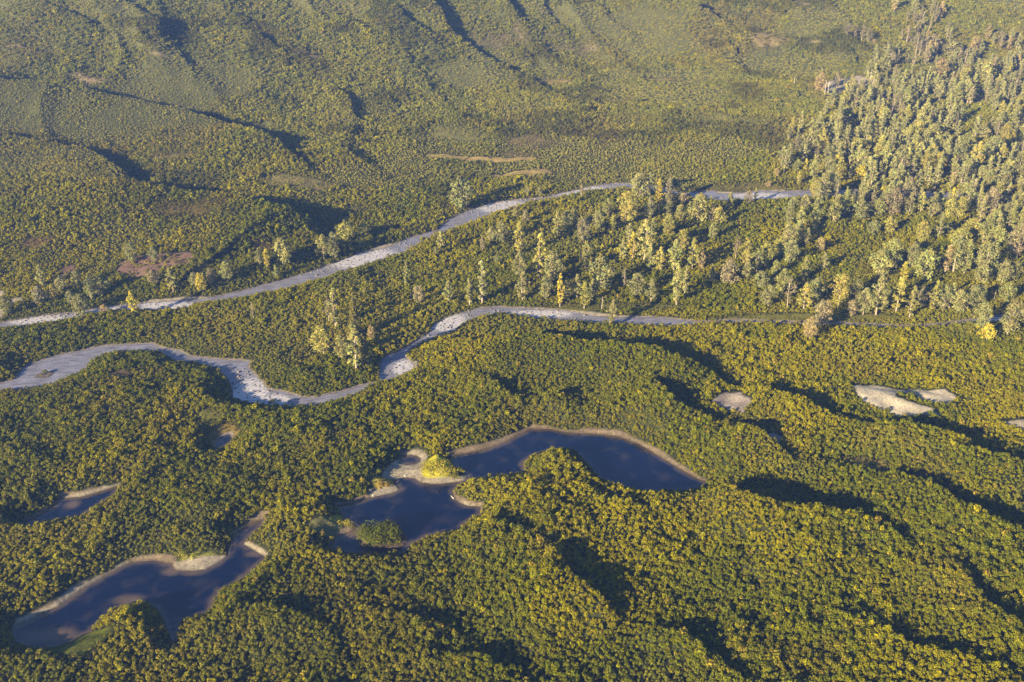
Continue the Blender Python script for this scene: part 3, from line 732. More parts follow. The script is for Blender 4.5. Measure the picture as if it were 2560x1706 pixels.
def shrubs(name, key, y0, y1, sp, smin, smax, label, rng):
    p = jitter_grid(y0, y1, sp, rng)
    x, y = p[:, 0], p[:, 1]
    wd, pd = water_d(x, y)
    sd, skind = sand_w(x, y)
    sd = np.where(((skind == 1) | (skind == 2)) & (rng.random(len(x)) < 0.12), 9.0, sd)
    cov, gc, gw = open_cover(x, y)
    clear = 0.28 + 0.3 * fbm(x, y, 16, 83, 2)
    keep = (wd > 0.25) & (pd > shore_w(x, y, pd) + 0.4 * fbm(x, y, 6, 9, 2)) & (sd > 0.3 + 1.8 * rng.random(len(x))) & (rng.random(len(x)) < cov * (1 - 0.12 * sstep(0.3, 0.6, clear)))
    x, y, gw, gc, wd, cov = x[keep], y[keep], gw[keep], gc[keep], wd[keep], cov[keep]
    z = land_z(x, y, wd)
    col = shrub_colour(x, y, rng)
    k = (0.45 * gw)[:, None]; col = col * (1 - k) + gc * k * 0.8
    hgt = 1.0 + 0.30 * fbm(x, y, 34, 87, 3)
    farw = sstep(600, 900, y)
    lowp = sstep(0.08, 0.34, fbm(x * 0.7, y * 1.3, 75, 141, 4)) * (0.35 + 0.65 * farw)
    lc = np.array([0.205, 0.195, 0.050]); dk = sstep(0.1, 0.4, fbm(x, y * 1.2, 48, 146, 3)) * 0.45 * farw * (1 - lowp)
    col = col * (1 - 0.6 * lowp[:, None]) + lc * 0.6 * lowp[:, None]; col = col * (1 - dk[:, None])
    hgt = hgt * (1 - 0.42 * lowp) * (1 + 0.5 * dk)
    hgt = hgt * (1 - 0.45 * gw) * np.where(wd < 8, 0.75 + 0.03 * np.clip(wd, 0, 8), 1)
    s = (smin + (smax - smin) * rng.random(len(x)) ** 1.6) * hgt * (1 + 0.24 * fbm(x, y, 10, 88, 2))
    s *= np.where(rng.random(len(x)) < 0.09, 1.5, 1.0)
    scl = np.stack([s, s, s * rng.uniform(1.0, 1.55, len(x))], -1)
    nproto = len(PROTO[key].objects)
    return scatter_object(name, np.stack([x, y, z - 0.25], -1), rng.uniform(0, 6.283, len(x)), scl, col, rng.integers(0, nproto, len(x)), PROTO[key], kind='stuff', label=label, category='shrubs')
shrubs('alder_thicket', 'alder_near', 175, 640, 1.1, 0.33, 0.74, 'dense green and yellow-green alder thicket covering the near valley floor', np.random.default_rng(11))
shrubs('willow_thicket', 'alder_mid', 640, 1000, 1.6, 0.36, 0.82, 'low willow and alder scrub between the rivers and the foothills', np.random.default_rng(12))
shrubs('hillside_scrub', 'alder_far', 1000, 1720, 3.0, 0.75, 1.05, 'hazy olive scrub clothing the far hillsides', np.random.default_rng(13))

# ------------------------------------------------------------------ tree prototypes (height 1, drawn at 20 m leaf size)
def tube(path, radii, sides=6):
    V = []; F = []
    path = [np.array(p, float) for p in path]
    for i, p in enumerate(path):
        d = path[min(i + 1, len(path) - 1)] - path[max(i - 1, 0)]
        d /= np.linalg.norm(d) + 1e-9
        a = np.cross(d, [0.3, 0.9, 0.1]); a /= np.linalg.norm(a) + 1e-9; b = np.cross(d, a)
        for s in range(sides):
            t = 2 * math.pi * s / sides
            V.append(p + radii[i] * (math.cos(t) * a + math.sin(t) * b))
    for i in range(len(path) - 1):
        for s in range(sides):
            F.append((i * sides + s, i * sides + (s + 1) % sides, (i + 1) * sides + (s + 1) % sides, (i + 1) * sides + s))
    return V, F
def trunk_mesh(name, rnd, lobes, nlimb, mat, top=0.9, r0=0.016):
    V = []; F = []
    def put(v, f):
        k = len(V); V.extend(v); F.extend([tuple(q + k for q in ff) for ff in f])
    bend = rnd.uniform(-0.03, 0.03, 2)
    def axis(t):
        return np.array([bend[0] * math.sin(t * 3), bend[1] * math.sin(t * 2.6), t])
    put(*tube([axis(t) for t in np.linspace(-0.06, top, 8)], [r0 * (1.25 - 1.1 * t) for t in np.linspace(0, 1, 8)]))
    pick = list(range(len(lobes))); rnd.shuffle(pick)
    for i in pick[:nlimb]:
        c = np.array(lobes[i][0]); z0 = max(0.1, c[2] - rnd.uniform(0.06, 0.16))
        a = axis(z0); m = (a + c) / 2 + np.array([0, 0, -0.01])
        put(*tube([a, m, c], [r0 * 0.5, r0 * 0.34, r0 * 0.12], 5))
    return np_mesh(name, np.array(V), np.array(F), mat, True)
def cottonwood_lobes(rnd, kind):
    L = []
    if kind == 'narrow':
        n, z0, z1, wid = 40, 0.12, 0.98, 0.125
    elif kind == 'oval':
        n, z0, z1, wid = 46, 0.14, 0.97, 0.175
    elif kind == 'broad':
        n, z0, z1, wid = 54, 0.14, 0.95, 0.27
    elif kind == 'round':
        n, z0, z1, wid = 40, 0.10, 0.92, 0.38
    else:
        n, z0, z1, wid = 26, 0.26, 0.95, 0.18
    for i in range(n):
        t = (i + rnd.uniform(0, 1)) / n
        z = z0 + (z1 - z0) * t
        if kind in ('broad', 'round'):
            prof = max(0.12, math.sin(math.pi * min(0.97, 0.12 + 0.86 * t)) ** 0.7)
        else:
            prof = (0.55 + 0.45 * math.sin(math.pi * min(1, t * 1.15))) * (1 - max(0, t - 0.6) / 0.4 * 0.72)
        a = rnd.uniform(0, 2 * math.pi); r = wid * prof * rnd.uniform(0.2, 0.9)
        rr = wid * rnd.uniform(0.22, 0.40) * (0.65 + 0.35 * prof)
        L.append(((r * math.cos(a), r * math.sin(a), z), (rr, rr, rr * rnd.uniform(1.0, 1.5))))
    return L
def spruce_mesh(name, seed):
    rnd = np.random.default_rng(seed)
    V = []; T = []
    for i in range(46):
        t = i / 45.0; z = 0.06 + 0.92 * t; R = 0.15 * (1 - t) ** 0.8 * rnd.uniform(0.8, 1.15) + 0.006
        k = max(3, int(12 * (1 - t) + 3)); a0 = rnd.uniform(0, 6.28)
        for j in range(k):
            a = a0 + 6.283 * j / k + rnd.uniform(-.2, .2)
            for f in (0.4, 0.75, 1.0):
                r = R * f * rnd.uniform(0.85, 1.1)
                c = np.array([r * math.cos(a), r * math.sin(a), z - 0.05 * f * R / 0.15 + rnd.uniform(-.006, .006)])
                n = np.array([math.cos(a) * 0.7, math.sin(a) * 0.7, 0.8]) + rnd.normal(size=3) * 0.3
                V += card(c, n, 0.019, rnd); q = rnd.uniform(0.75, 1.2); T.append((q, q, q))
    V = np.array(V); T = np.repeat(np.array(T), 4, 0)
    me = np_mesh(name, V, np.arange(len(V)).reshape(-1, 4), M_LEAF_O)
    at = me.color_attributes.new('tint', 'FLOAT_COLOR', 'POINT'); at.data.foreach_set('color', np.concatenate([T, np.ones((len(T), 1))], 1).astype(np.float32).ravel())
    return me
TREES = {}
for kind, nvar, cards, size, jit in (('narrow', 5, 36, 0.0165, 0.7), ('oval', 5, 40, 0.017, 0.7), ('broad', 4, 44, 0.019, 0.75), ('round', 2, 34, 0.033, 0.75), ('sparse', 3, 22, 0.0165, 0.9)):
    TREES[kind] = []
    for i in range(nvar):
        rnd = np.random.default_rng(hash((kind, i)) % 1000 if False else sum(map(ord, kind)) * 7 + i)
        lob = cottonwood_lobes(rnd, kind)
        tr = trunk_mesh('trunk_' + kind, rnd, lob, 14 if kind == 'sparse' else 8, M_BARK)
        cr = cloud_mesh('crown_' + kind, lob, cards, size, 500 + i + sum(map(ord, kind)), jit, M_LEAF_O, 0.15)
        TREES[kind].append((tr, cr))
TREES['spruce'] = [(trunk_mesh('trunk_spruce', np.random.default_rng(5), [((0, 0, 0.5), (1, 1, 1))], 0, M_BARK, 0.95), spruce_mesh('crown_spruce', 40 + i)) for i in range(2)]
TREES['snag'] = []
for i in range(4):
    rnd = np.random.default_rng(900 + i)
    lob = [((rnd.uniform(.04, .13) * math.cos(a), rnd.uniform(.04, .13) * math.sin(a), z), (1, 1, 1)) for a, z in zip(rnd.uniform(0, 6.28, 7), np.linspace(0.45, 0.95, 7))]
    TREES['snag'].append((trunk_mesh('trunk_snag', rnd, lob, 6, M_SNAG, 1.0, 0.014), None))

LEAFC = {'y': (0.235, 0.222, 0.06), 'Y': (0.32, 0.275, 0.04), 'g': (0.205, 0.208, 0.075), 'o': (0.185, 0.187, 0.082), 'b': (0.185, 0.165, 0.10), 'p': (0.13, 0.125, 0.035), 't': (0.25, 0.205, 0.10)}
CNAME = {'y': 'yellow-green', 'Y': 'bright yellow', 'g': 'light green', 'o': 'olive green', 'b': 'brownish', 'p': 'dark green', 't': 'tan'}
# read off the photograph tile by tile: x, top, foot, width (tile pixels), colour, form
TILES = [
 ('A', 1130, 420, 4.356, 'the grove between river and stream', [
  (330,1040,1480,130,'o'),(195,1220,1500,100,'g'),(770,1150,1440,140,'o'),(735,940,1190,130,'o'),(740,610,940,130,'y'),(960,745,1210,130,'y'),(1090,930,1250,190,'o'),(1020,1200,1430,130,'o'),(1175,1175,1500,80,'Y'),
  (1250,1220,1450,100,'o'),(1360,1180,1420,100,'o'),(1440,1260,1520,110,'y'),(1530,1230,1450,90,'o'),(1620,1000,1320,230,'o'),(1455,820,1120,120,'g'),(1430,560,810,140,'b'),(1150,490,740,120,'g'),(1250,480,690,120,'o'),
  (1590,470,670,110,'o'),(1745,530,690,70,'y'),(1890,280,610,190,'y'),(1700,340,520,100,'g'),(1870,1110,1310,80,'b'),(2010,1160,1400,160,'o'),(2170,1220,1450,110,'o'),(1860,800,1000,100,'g'),(540,600,820,120,'o'),
  (430,660,790,110,'o'),(330,740,890,50,'b'),(490,950,1040,50,'o'),(690,440,540,80,'g'),(800,470,600,90,'b'),(90,120,440,230,'o'),(2040,80,330,170,'o'),(1630,1410,1530,30,'s'),(1325,450,620,90,'g'),(955,220,290,60,'o'),
  (820,210,300,50,'o'),(1960,720,1000,90,'Y'),(2090,600,1000,180,'g'),(2150,850,1100,110,'g'),(2180,560,760,100,'g'),(2150,330,560,100,'b'),(1930,620,820,100,'o'),(1410,180,330,60,'b')]),
 ('B', 1600, 560, 4.612, 'the grove between river and stream', [
  (225,290,545,110,'y'),(390,200,540,160,'g'),(600,190,520,120,'y'),(705,320,520,90,'t'),(420,520,920,150,'g'),(515,500,800,90,'o'),(830,0,180,90,'g'),(480,80,300,130,'y'),(820,490,690,90,'o'),(1020,430,690,190,'b'),
  (1100,150,420,80,'b'),(1215,180,480,140,'y'),(1220,420,660,110,'o'),(1340,300,560,110,'o'),(1440,220,490,150,'y'),(1590,180,380,120,'y'),(1720,180,460,150,'o'),(1555,430,600,90,'g'),(1380,560,740,180,'o'),
  (1640,530,800,160,'g'),(1700,640,970,130,'b'),(1890,400,640,100,'g'),(1480,720,960,150,'o'),(1890,700,980,140,'y'),(2020,640,860,150,'o'),(2080,900,1190,180,'b'),(1950,1090,1320,150,'t'),(2070,170,330,90,'t'),
  (2110,340,530,90,'o'),(1920,60,250,80,'o'),(1690,10,300,150,'o'),(1820,0,200,100,'o'),(330,0,130,110,'y')]),
 ('C', 2060, 560, 4.612, 'the stand above the narrow stream', [
  (165,600,940,190,'y'),(350,660,900,120,'o'),(450,760,1040,150,'o'),(310,890,1050,110,'b'),(600,620,1040,170,'o'),(830,640,1010,150,'y'),(985,740,1080,100,'g'),(1130,740,960,140,'b'),(1245,680,1000,100,'y'),
  (1370,730,1000,150,'o'),(1530,780,1020,180,'o'),(1440,700,980,60,'o'),(1700,730,980,150,'o'),(1780,720,920,120,'o'),(1800,930,1200,170,'o'),(1870,1170,1340,150,'Y'),(2115,900,1270,200,'o'),(2100,690,900,150,'g'),
  (630,330,600,220,'g'),(770,200,520,200,'g'),(905,450,660,90,'Y'),(1010,230,500,130,'o'),(1160,320,640,230,'g'),(1090,345,560,80,'y'),(1390,260,570,110,'t'),(1490,160,560,170,'o'),(1610,210,580,140,'g'),
  (1840,230,600,210,'o'),(1820,480,680,150,'o'),(2050,440,690,130,'o'),(2190,450,640,110,'g'),(1560,60,260,200,'y'),(1130,60,220,110,'y'),(1980,30,230,180,'g'),(2220,20,390,190,'b'),(1740,0,120,160,'y'),(1960,780,880,30,'s'),(1440,0,90,80,'o')]),
 ('D', 1560, 400, 4.706, 'the trees along the upper river', [
  (160,170,420,140,'g'),(290,170,440,120,'o'),(405,235,470,90,'Y'),(520,230,500,120,'b'),(655,270,450,100,'y'),(700,400,520,100,'b'),(300,450,690,110,'o'),(500,420,640,110,'o'),(880,420,720,230,'g'),(660,540,700,120,'g'),
  (1235,395,590,90,'g'),(1460,370,520,80,'b'),(1540,345,490,50,'y'),(1110,570,760,130,'y'),(1035,550,740,70,'b'),(1040,750,930,80,'g'),(520,650,880,120,'y'),(2035,0,150,90,'g'),(2230,0,230,120,'g'),
  (2215,225,400,110,'y'),(1790,100,200,50,'t'),(1700,250,305,70,'t'),(2240,430,800,130,'g'),(1930,480,760,120,'o'),(2050,580,900,110,'g'),(90,400,640,120,'y'),(1985,440,600,90,'o'),(2120,420,600,100,'o')]),
 ('E', 2060, 300, 4.612, 'the dense cottonwood forest', [
  (60,450,680,110,'o'),(155,450,730,110,'y'),(190,250,400,80,'y'),(350,220,420,170,'y'),(415,540,710,130,'Y'),(420,330,520,90,'y'),(565,330,560,90,'y'),(690,270,580,110,'g'),(860,320,600,150,'o'),(1050,370,610,110,'g'),
  (1160,390,640,120,'y'),(1310,390,610,130,'Y'),(1525,280,580,160,'o'),(1725,280,640,130,'y'),(1230,60,290,170,'g'),(960,80,300,150,'y'),(1020,20,150,100,'y'),(570,100,250,140,'o'),(150,170,240,90,'o'),(1890,580,750,100,'g'),
  (2200,380,740,160,'o'),(1940,200,430,200,'o'),(2070,60,320,130,'y'),(660,770,920,90,'Y'),(540,770,960,150,'o'),(620,920,1100,150,'g'),(400,930,1150,170,'o'),(1440,910,1120,130,'y'),(1550,900,1130,110,'y'),(1230,850,1140,130,'o'),
  (1110,850,1060,90,'y'),(1290,850,1000,90,'g'),(780,800,1100,180,'b'),(1700,1150,1320,180,'y'),(570,1170,1330,120,'o'),(740,1130,1300,120,'y'),(1110,1170,1400,130,'y'),(100,930,1200,150,'g'),
  (1880,800,1150,170,'b'),(2020,960,1120,100,'y'),(2220,1080,1250,130,'y'),(1000,700,800,100,'g'),(850,660,730,60,'Y'),(1500,600,730,100,'t'),(290,820,960,130,'g'),(1380,150,330,110,'o'),(1640,160,330,120,'g'),(1820,60,220,110,'o')]),
 ('F', 1960, 60, 3.922, 'the forest edge below the hazy slope', [
  (120,1120,1250,70,'b'),(290,1140,1300,90,'o'),(380,1120,1270,90,'y'),(350,490,660,100,'t'),(400,560,690,20,'s'),(430,560,690,20,'s'),(485,530,660,25,'s'),(98,510,590,25,'s'),(835,470,620,70,'s'),(620,0,110,60,'b'),
  (690,20,140,50,'b'),(760,10,170,60,'b'),(820,50,175,60,'b'),(1200,10,190,70,'b'),(1300,100,230,90,'b'),(1450,110,250,120,'b'),(1640,170,330,130,'o'),(1510,350,560,110,'t'),(1760,410,560,130,'t'),(1960,370,560,150,'g'),
  (740,600,760,70,'g'),(640,610,760,70,'o'),(840,620,760,70,'o'),(940,730,880,60,'b'),(1050,700,910,70,'b'),(1160,640,920,80,'g'),(1270,720,830,80,'y'),(880,150,190,40,'t')]),
 ('G', 0, 540, 4.525, 'the left bank of the upper river', [
  (490,570,800,90,'g'),(460,820,1000,150,'b'),(625,790,960,90,'y'),(710,690,850,130,'o'),(810,850,980,80,'o'),(930,910,1130,140,'o'),(1520,865,1110,110,'Y'),(1960,610,860,110,'g'),(2290,660,860,110,'Y'),(890,630,800,120,'o'),
  (1160,700,880,180,'o'),(1040,700,940,100,'o'),(1500,320,520,120,'o'),(1745,360,510,90,'o'),(1740,620,760,130,'b'),(2210,650,790,90,'o'),(1190,1010,1100,90,'t'),(80,930,1110,110,'o')]),
 ('H', 480, 500, 4.356, 'the left bank of the upper river', [
  (390,680,880,130,'g'),(210,760,910,80,'b'),(990,440,710,190,'g'),(820,550,740,80,'Y'),(740,540,720,80,'o'),(1440,400,640,140,'g'),(1560,370,640,150,'o'),(1680,240,470,170,'y'),(1870,260,400,110,'y'),(1830,410,520,50,'g'),(1950,400,480,30,'y'),
  (920,720,850,60,'g')]),
 ('I', 480, 500, 4.356, 'the thicket inside the stream bend', [
  (1570,990,1380,140,'g'),(1490,1060,1320,110,'b'),(1780,1040,1480,130,'p'),(1435,1400,1690,190,'y'),(1640,1500,1740,140,'g'),(1790,1380,1850,170,'g'),(1880,1480,1800,150,'p'),(2025,1330,1400,60,'Y'),(1960,1380,1540,90,'t'),(670,1120,1290,60,'b'),(1870,960,1020,18,'s'),(1888,960,1020,18,'s')]),
 ('J', 850, 560, 2.736, 'the strip above the stream rapids', [
  (745,400,540,70,'g'),(540,430,540,70,'b'),(460,265,420,45,'g'),(1865,535,695,70,'o'),(692,60,180,55,'g'),(655,160,215,30,'g'),(975,90,180,35,'b')]),
]
def lz(x, y):
    a = np.array([float(x)]); b = np.array([float(y)])
    return float(land_z(a, b)[0])
def hit_land(u, v, dz=0.0):
    return hit(u, v, dz, lambda X, Y: land_z(X, Y))
def hit_land_fast(u, v, dz):
    x, y = hit(u, v, dz)          # coarse, on the broad shape
    dx, dy, dzz = [float(q) for q in ray(u, v)]
    t0 = y / dy
    ts = np.linspace(t0 - 160, t0 + 60, 110)
    g = H_CAM + dzz * ts - (land_z(dx * ts, dy * ts) + dz)
    k = int(np.argmax(g < 0)) if (g < 0).any() else 80
    k = max(1, k)
    a = g[k - 1] / max(g[k - 1] - g[k], 1e-9)
    t = ts[k - 1] + a * (ts[k] - ts[k - 1])
    return dx * t, dy * t
def tree_form(hm, wm, c, rnd):
    if c == 's':
        return 'snag'
    if c == 'p':
        return 'spruce'
    q = wm / hm
    if q > 0.62:
        return 'round'
    if q > 0.46:
        return 'broad'
    if c == 'b' and rnd.random() < 0.75:
        return 'sparse'
    return 'oval' if q > 0.33 else 'narrow'
BASEW = {'narrow': 0.27, 'oval': 0.36, 'broad': 0.55, 'round': 0.78, 'sparse': 0.40, 'spruce': 0.30, 'snag': 0.26}
tree_list = []
trnd = random.Random(4)
for key, ox, oy, sc, place, items in TILES:
    for (px, tp, ft, w, c) in items:
        u = ox + px / sc; vb = oy + ft / sc; vt = oy + tp / sc
        x, y = hit_land_fast(u, vb, 0.6)
        zb = lz(x, y)
        dx, dy, dz = [float(q) for q in ray(u, vt)]
        hm = H_CAM + dz * (y / dy) - zb
        hm = max(3.0, min(hm, 36.0))
        wm = (w / sc) / FPX * math.hypot(x, y, zb - H_CAM)
        tree_list.append(dict(x=x, y=y, z=zb, h=hm, w=wm, c=c, u=u, v=vb, place=place, form=tree_form(hm, wm, c, trnd)))
# forest fill: the dense stand on the right that no one could list tree by tree
FOREST = np.array([(2010, 330), (2090, 300), (2130, 262), (2080, 235), (2200, 215), (2170, 150), (2280, 120), (2270, 40), (2330, 20), (2330, 90), (2450, 110), (2570, 120), (2760, 150), (2760, 620), (2400, 590), (2200, 560), (2010, 520), (1990, 480), (2000, 380)], float)
FORW = np.array([hit(u, v) for u, v in FOREST])
frng = np.random.default_rng(21)
lo, hi = FORW.min(0), FORW.max(0)
cand = frng.uniform(lo, hi, (9000, 2))
ins = sdf_poly(cand[:, 0], cand[:, 1], FORW, 60) < 24 - 80 * frng.random(len(cand)) ** 1.3
cand = cand[ins]
dens = fbm(cand[:, 0], cand[:, 1], 55, 131, 3)
cand = cand[(dens > -0.32)]
wdc, _ = water_d(cand[:, 0], cand[:, 1]); cand = cand[wdc > 3]
pts = [(t['x'], t['y']) for t in tree_list]
chosen = []
arr = list(pts)
for c in cand:
    A = np.array(arr)
    if ((A[:, 0] - c[0]) ** 2 + (A[:, 1] - c[1]) ** 2).min() > 36:
        arr.append((c[0], c[1])); chosen.append(c)
    if len(chosen) > 820:
        break
chosen = np.array(chosen)
cz = land_z(chosen[:, 0], chosen[:, 1])
fill = []
for (x, y), z in zip(chosen, cz):
    r = trnd.random()
    c = 'o' if r < 0.55 else 'g' if r < 0.80 else 'y' if r < 0.90 else 'b' if r < 0.985 else 'Y'
    if y > 1150:
        c = 'b' if r < 0.4 else 'o' if r < 0.8 else 't'
    h = trnd.uniform(11, 24) * (1.0 if y < 1150 else 0.95); w = h * trnd.uniform(0.24, 0.48)
    fill.append(dict(x=float(x), y=float(y), z=float(z), h=h, w=w, c=c, place='the dense cottonwood forest', form=tree_form(h, w, c, trnd)))
def to_px(x, y, z):
    dx, dy, dz = x, y, z - H_CAM
    f = dy * CP - dz * SP; up = dy * SP + dz * CP
    return 1280 + FPX * dx / f, 853 - FPX * up / f
for t in fill:
    t['u'], t['v'] = to_px(t['x'], t['y'], t['z'])
infr = [t for t in fill if 0 < t['u'] < 2550 and t['v'] > 20]
infr.sort(key=lambda t: math.hypot(t['x'], t['y']))
NIND = max(0, 298 - sum(1 for t in tree_list if t['form'] not in ('snag', 'spruce')))
tree_list += infr[:NIND]
rest_ids = set(id(t) for t in infr[:NIND])
rest = [t for t in fill if id(t) not in rest_ids]

def ordinal(n):
    return '%d%s' % (n, 'th' if 10 <= n % 100 <= 20 else {1: 'st', 2: 'nd', 3: 'rd'}.get(n % 10, 'th'))
SHAPE = {'narrow': 'slender', 'oval': 'oval-crowned', 'broad': 'broad-crowned', 'round': 'round', 'sparse': 'thin-leaved', 'spruce': 'pointed', 'snag': 'bare'}
groups = {}
for t in tree_list:
    kindw = 'snag' if t['form'] == 'snag' else 'spruce' if t['form'] == 'spruce' else 'cottonwood'
    desc = ('bleached bare snag' if kindw == 'snag' else '%s %s %s' % (SHAPE[t['form']], CNAME[t['c']], kindw))
    t['desc'] = desc; t['kindw'] = kindw
    groups.setdefault((t['place'], desc), []).append(t)
for (place, desc), L in groups.items():
    L.sort(key=lambda t: t['u'])
    for i, t in enumerate(L):
        if len(L) == 1:
            t['label'] = 'the only %s in %s' % (desc, place)
        else:
            t['label'] = '%s %s from the left in %s' % (ordinal(i + 1), desc, place)
for t in tree_list:
    r = bpy.data.objects.new({'snag': 'dead_tree', 'spruce': 'spruce_tree', 'cottonwood': 'cottonwood_tree'}[t['kindw']], None)
    COL.objects.link(r)
    r.empty_display_size = 1.0
    r.location = (t['x'], t['y'], t['z'])
    r.rotation_euler = (0, 0, trnd.uniform(0, 6.28))
    s = t['h'] * 1.08; sw = max(0.55 * s, min(1.9 * s, t['w'] / BASEW[t['form']] * 1.3))
    if t['form'] == 'snag':
        sw = s
    r.scale = (sw, sw, s)
    r['label'] = t['label']; r['category'] = 'tree'; r['group'] = 'trees in ' + t['place']
    tr, cr = trnd.choice(TREES[t['form']])
    o = bpy.data.objects.new('trunk', tr); COL.objects.link(o); o.parent = r
    if cr:
        o = bpy.data.objects.new('crown', cr); COL.objects.link(o); o.parent = r
        k = trnd.uniform(0.85, 1.15); c = LEAFC[t['c']]
        o.color = (c[0] * k * trnd.uniform(0.94, 1.06), c[1] * k, c[2] * k, 1)
# the remaining forest, as one mass
def joined(name, tr, cr):
    v1 = np.empty(len(tr.vertices) * 3, np.float32); tr.vertices.foreach_get('co', v1)
    f1 = np.empty(len(tr.loops), np.int32); tr.loops.foreach_get('vertex_index', f1)
    v2 = np.empty(len(cr.vertices) * 3, np.float32); cr.vertices.foreach_get('co', v2)
    f2 = np.empty(len(cr.loops), np.int32); cr.loops.foreach_get('vertex_index', f2)
    n1 = len(tr.vertices)
    me = np_mesh(name, np.concatenate([v1.reshape(-1, 3), v2.reshape(-1, 3)]), np.concatenate([f1.reshape(-1, 4), f2.reshape(-1, 4) + n1]), M_BARK)
    me.materials.append(M_LEAF_I)
    mi = np.concatenate([np.zeros(len(f1) // 4, np.int32), np.ones(len(f2) // 4, np.int32)]); me.polygons.foreach_set('material_index', mi)
    tt = np.empty(len(cr.vertices) * 4, np.float32); cr.color_attributes['tint'].data.foreach_get('color', tt)
    at = me.color_attributes.new('tint', 'FLOAT_COLOR', 'POINT'); at.data.foreach_set('color', np.concatenate([np.ones(n1 * 4, np.float32), tt]))
    return me
fk = [('narrow', 0), ('narrow', 1), ('oval', 0), ('oval', 1), ('oval', 2), ('broad', 0), ('broad', 1), ('sparse', 0)]
proto_collection('forest_tree', [joined('forest_tree', *TREES[k][i]) for k, i in fk])
if rest:
    ids = []
    for t in rest:
        opts = [j for j, (k, i) in enumerate(fk) if k == t['form']] or [2, 5]
        ids.append(trnd.choice(opts))
    scl = np.array([(t['w'] / BASEW[fk[j][0]] * 1.3, t['w'] / BASEW[fk[j][0]] * 1.3, t['h']) for t, j in zip(rest, ids)])
    scatter_object('far_forest', np.array([(t['x'], t['y'], t['z']) for t in rest]), np.array([trnd.uniform(0, 6.28) for _ in rest]), scl,
                   np.array([np.array(LEAFC[t['c']]) * trnd.uniform(0.8, 1.15) for t in rest]), np.array(ids), PROTO['forest_tree'], kind='stuff', label='distant pale cottonwood forest fading into the haze', category='forest')

# ------------------------------------------------------------------ single bushes by the pond
def bush(name, label, px, foot_v, w_px, h_px, col, seed, n=9, cards=40, grp=None):
    p = at_z(px, foot_v, 0.4); x, y = float(p[0]), float(p[1])
    sl = math.hypot(x, y, H_CAM); R = 0.5 * w_px / FPX * sl; Hh = h_px / FPX * sl / math.cos(math.atan2(H_CAM, y)) * 0.8
    rnd = np.random.default_rng(seed)
    L = []
    for i in range(n):
        a = rnd.uniform(0, 6.28); r = R * 0.8 * math.sqrt(rnd.random()); rr = R * rnd.uniform(0.26, 0.42)
        L.append(((r * math.cos(a), (0.42 if n > 40 else 0.62) * r * math.sin(a), Hh * rnd.uniform(0.12, 0.55) * (1 - 0.3 * r / R)), (rr, rr, Hh * 0.4)))
    o = bpy.data.objects.new(name, None); COL.objects.link(o); o.location = (x, y, lz(x, y)); o['label'] = label; o['category'] = 'bush'
    if grp: o['group'] = grp
    f = bpy.data.objects.new('foliage', cloud_mesh('foliage', L, cards, 0.32, seed, 0.8, M_LEAF_O)); COL.objects.link(f); f.parent = o; f.color = (*col, 1)
    V = []; F = []
    for c, _ in L:
        v, ff = tube([(c[0] * 0.35, c[1] * 0.35, -0.4), (c[0] * 0.7, c[1] * 0.7, c[2] * 0.5), c], [0.07, 0.05, 0.02], 5)
        k = len(V); V += v; F += [tuple(q + k for q in g) for g in ff]
    s = bpy.data.objects.new('stems', np_mesh('stems', np.array(V), np.array(F), M_BARK, True)); COL.objects.link(s); s.parent = o
bush('willow_bush', 'glowing yellow-green willow bush on the sand spit in the pond', 1094, 1190, 86, 44, (0.22, 0.20, 0.018), 61, 20, 60)
bush('willow_bush', 'small green bush at the tip of the pond sand spit', 1142, 1193, 34, 20, (0.13, 0.13, 0.025), 62, 6, 36)
bush('willow_bush', 'orange-tinged bush on the hooked sandbar left of the pond', 966, 1220, 44, 24, (0.19, 0.14, 0.035), 63, 7, 36)
bush('willow_bush', 'low golden bush on the mud beside the island thicket', 868, 1314, 46, 22, (0.22, 0.19, 0.02), 64, 7, 36)
bush('island_thicket', 'dense dark green thicket on the little island in the pond', 955, 1350, 120, 52, (0.070, 0.082, 0.008), 65, 44, 110)
bush('willow_bush', 'tiny brown bush on the mud flat beside the island', 800, 1348, 34, 16, (0.15, 0.12, 0.04), 66, 5, 30)
bush('willow_bush', 'dark green bush standing in the stream rapids', 683, 1003, 36, 20, (0.07, 0.085, 0.018), 67, 6, 36)
bush('willow_bush', 'bright green bush behind the lagoon sandbar', 470, 1396, 50, 22, (0.20, 0.20, 0.03), 68, 7, 36)

# ------------------------------------------------------------------ driftwood
def log(px, v, ln_px, ang, label):
    p = at_z(px, v, 0.2); x, y = float(p[0]), float(p[1]); L = ln_px / FPX * math.hypot(x, y, H_CAM)
    v1, f1 = tube([(-L / 2, 0, 0.1), (0, 0.1, 0.22), (L / 2, 0, 0.25)], [0.22, 0.18, 0.07], 7)
    v2, f2 = tube([(-L / 2, -0.5, -0.1), (-L / 2, 0, 0.2), (-L / 2, 0.4, 0.75)], [0.1, 0.2, 0.06], 6)
    me = np_mesh('driftwood_log', np.array(v1 + v2), np.array(f1 + [tuple(q + len(v1) for q in g) for g in f2]), M_SNAG, True)
    o = add_obj('driftwood_log', me, loc=(x, y, max(0.0, lz(x, y))), label=label, category='driftwood', group='driftwood on the pond shore'); o.rotation_euler = (0, 0, ang)
log(1017, 1188, 14, 0.9, 'dark driftwood log lying across the sand spit')
log(937, 1238, 12, 0.7, 'driftwood log on the hooked sandbar left of the pond')
log(1131, 1243, 14, 2.2, 'driftwood branch off the peninsula tip in the pond')

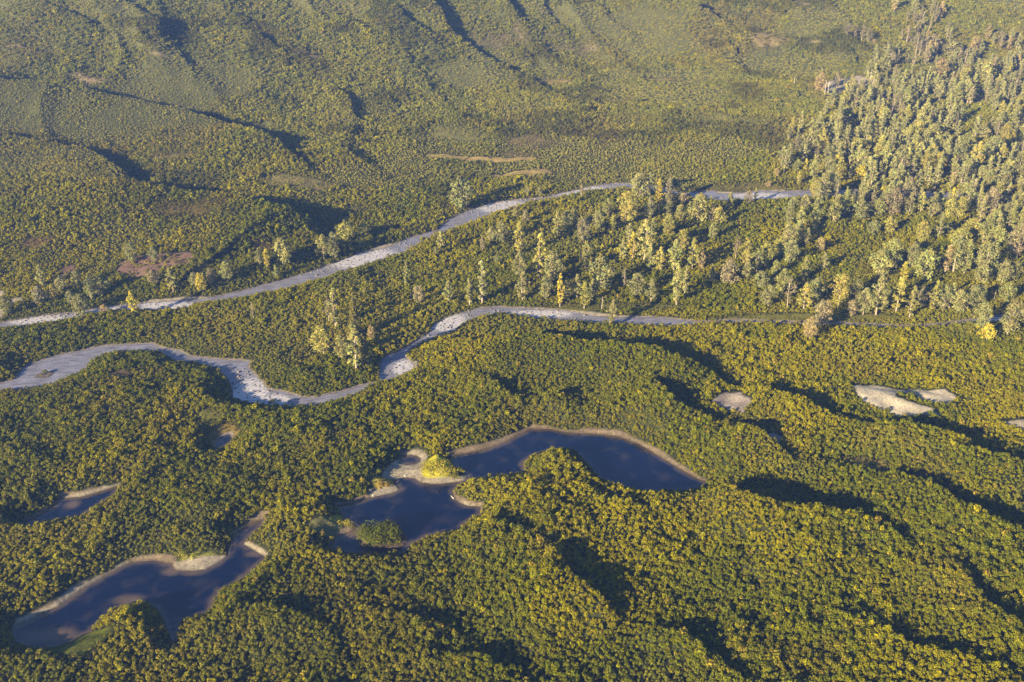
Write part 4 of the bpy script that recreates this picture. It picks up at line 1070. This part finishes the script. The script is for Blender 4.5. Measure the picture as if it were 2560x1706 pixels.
# ------------------------------------------------------------------ boulders in the rapids
def boulders():
    rnd = np.random.default_rng(33)
    bm = bmesh.new(); bmesh.ops.create_icosphere(bm, subdivisions=1, radius=1.0)
    bv = np.array([v.co[:] for v in bm.verts]); bf = np.array([[v.index for v in f.verts] for f in bm.faces]); bm.free()
    V = []; F = []; k = 0
    for (cx, cyy, rx, ry) in RPW:
        n = int(np.clip(rx * ry * 0.18, 20, 130))
        x = cx + rx * 1.05 * rnd.uniform(-1, 1, n * 3); y = cyy + ry * 1.1 * rnd.uniform(-1, 1, n * 3)
        wd, _ = water_d(x, y)
        m = (wd < 1.5) & (wd > -9); x = x[m][:n]; y = y[m][:n]
        for a, b in zip(x, y):
            s = rnd.uniform(0.25, 0.75) * (1.5 if rnd.random() < 0.1 else 1)
            q = bv * (1 + rnd.uniform(-.25, .25, (len(bv), 1))) * np.array([s, s * rnd.uniform(.7, 1.2), s * 0.7]) + np.array([a, b, 0.12])
            V.append(q); F.append(bf + k); k += len(bv)
    add_obj('river_boulders', np_mesh('river_boulders', np.concatenate(V), np.concatenate(F), M_ROCK), kind='stuff', label='grey boulders strewn through the river rapids', category='boulders')
boulders()

# ------------------------------------------------------------------ haze
def build_haze():
    m = bpy.data.materials.new('haze'); m.use_nodes = True
    nt = m.node_tree
    for n in list(nt.nodes):
        nt.nodes.remove(n)
    out = nt.nodes.new('ShaderNodeOutputMaterial')
    v = nt.nodes.new('ShaderNodeVolumePrincipled')
    v.inputs['Color'].default_value = (0.20, 0.36, 1.0, 1)
    v.inputs['Density'].default_value = HAZE_DENSITY
    v.inputs['Anisotropy'].default_value = 0.1
    nt.links.new(v.outputs[0], out.inputs['Volume'])
    bm = bmesh.new(); bmesh.ops.create_cube(bm, size=1.0)
    me = bpy.data.meshes.new('haze'); bm.to_mesh(me); bm.free(); me.materials.append(m)
    o = add_obj('haze', me, kind='stuff', label='thin blue haze filling the valley air')
    o.scale = (27000, 7200, 324)
    o.location = (0, 2850, 158)
build_haze()
